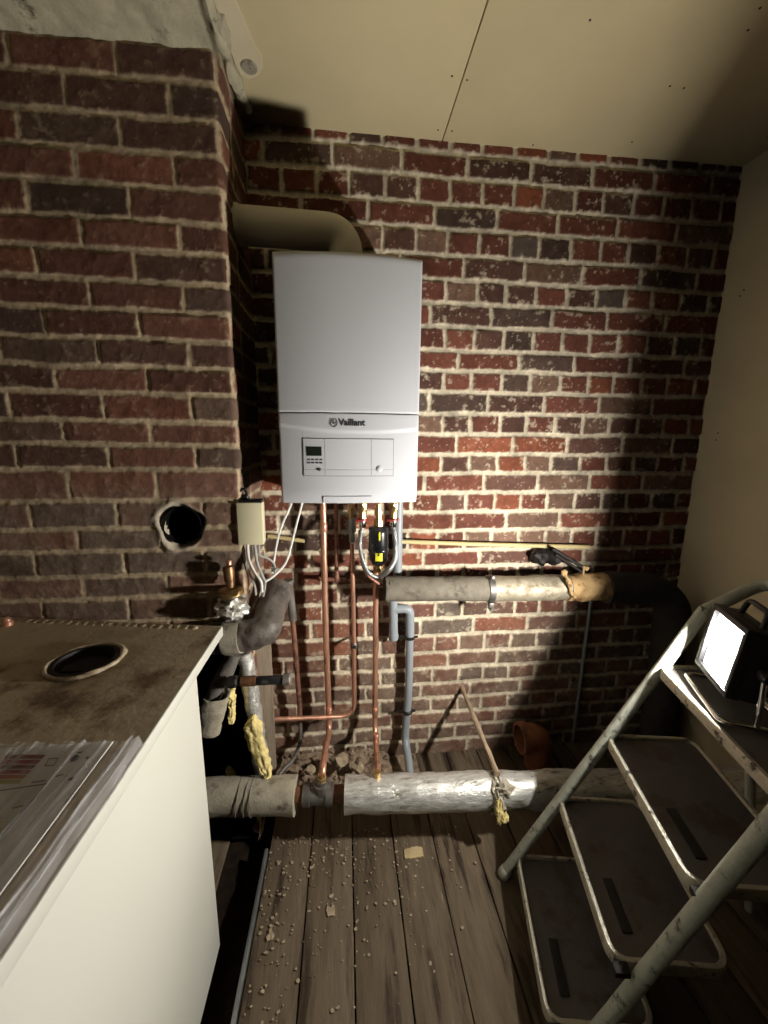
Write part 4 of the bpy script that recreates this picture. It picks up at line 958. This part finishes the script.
# flakes strewn over the boards
b = MB(); rng = random.Random(31)
def flake(p, s):
    n = rng.randint(5, 7); a0 = rng.random()*6; t_ = rng.uniform(.001, .004)
    P = []
    for i in range(n):
        r = s*rng.uniform(.55, 1.2); th = a0+2*PI*i/n; P.append(Vector((p[0]+math.cos(th)*r, p[1]+math.sin(th)*r*.8, p[2]+rng.uniform(0, .002))))
    b.prism(P, (0, 0, t_))
for k in range(360):
    x = rng.gauss(-.02, .20); y = 1.23-abs(rng.gauss(0, .21))
    if x < -.285 or x > .47 or y < .35: continue
    flake((x, y, FL+.0005), rng.choice([.0018, .002, .0025, .003, .004, .006]))
for k in range(70):
    x = rng.uniform(-.285, -.16); y = rng.uniform(.6, 1.2); flake((x, y, FL+.0005), rng.choice([.002, .003, .004, .006]))
tag(b.build('plaster_flakes', 'flake', smooth=False), 'small pale plaster flakes and chips strewn over the floorboards', 'debris', kind='stuff')
def flake_big(b, p, s, seed):
    r_ = random.Random(seed); n = 11; P = []
    for i in range(n):
        th = 2*PI*i/n; rr = s*r_.uniform(.5, 1.25); P.append(Vector((p.x+math.cos(th)*rr*.8, p.y+math.sin(th)*rr*1.1, FL+.0015+r_.uniform(0, .004))))
    b.prism(P, (0, 0, .003))
p = at(414, 853, Z=FL+.008); b = MB(); b.grid(lambda u, v: (p.x-.034+.068*u+.008*noise.noise(Vector((v*4, 0, 1))), p.y-.014+.03*v+.006*noise.noise(Vector((u*5, 3, 0))), FL+.006+.010*math.sin(u*3)*v), 10, 6, thick=(0, 0, -.004))
tag(b.build('cardboard_scrap', 'card'), 'torn tan scrap of cardboard on the boards in front of the foil pipe', 'cardboard scrap')
p = at(331, 913, Z=FL); b = MB(); flake_big(b, p, .017, 5); tag(b.build('plaster_flake', 'flake', ang=20), 'largest flat plaster flake in the middle of the floorboards', 'plaster flake')
p = at(271, 936, Z=FL); b = MB(); flake_big(b, p, .016, 9); tag(b.build('plaster_flake', 'flake', ang=20), 'curled pale plaster flake just right of the grey metal strip', 'plaster flake')
sa_ = at(266, 872, Z=FL); b = MB(); b.box((-.298, .80, FL-.006), (.012, .78, .030), .002); tag(b.build('metal_strip', 'strip'), 'narrow grey metal strip along the edge of the floorboards beside the cabinet', 'strip')

groups = {'isolation_valve': 'red collared valves under the boiler', 'flexible_hose': 'braided hoses round the black filter', 'cable': 'cables round the junction box',
          'foam_piece': 'yellow foam pieces by the chimney foot', 'thin_tube': 'thin beige tubes on the brick wall', 'plaster_flake': 'large plaster flakes on the floorboards', 'copper_pipe': 'copper pipes under the boiler'}
for o in bpy.data.objects:
    if 'category' in o and o.name.split('.')[0] in groups: o['group'] = groups[o.name.split('.')[0]]

# ---------------------------------------------------------------- light and view
w = bpy.data.worlds.new('world'); sc.world = w; w.use_nodes = True
w.node_tree.nodes['Background'].inputs[0].default_value = (.9, .8, .65, 1); w.node_tree.nodes['Background'].inputs[1].default_value = .0
sc.view_settings.view_transform = 'Standard'; sc.view_settings.look = 'None'; sc.view_settings.gamma = 1.; sc.view_settings.exposure = 0.
sc.view_settings.use_curve_mapping = False
sc.cycles.use_denoising = True
sc.cycles.max_bounces = 10; sc.cycles.diffuse_bounces = 1; sc.cycles.transparent_max_bounces = 12
for o in bpy.data.objects:
    if '_o' in o: del o['_o']
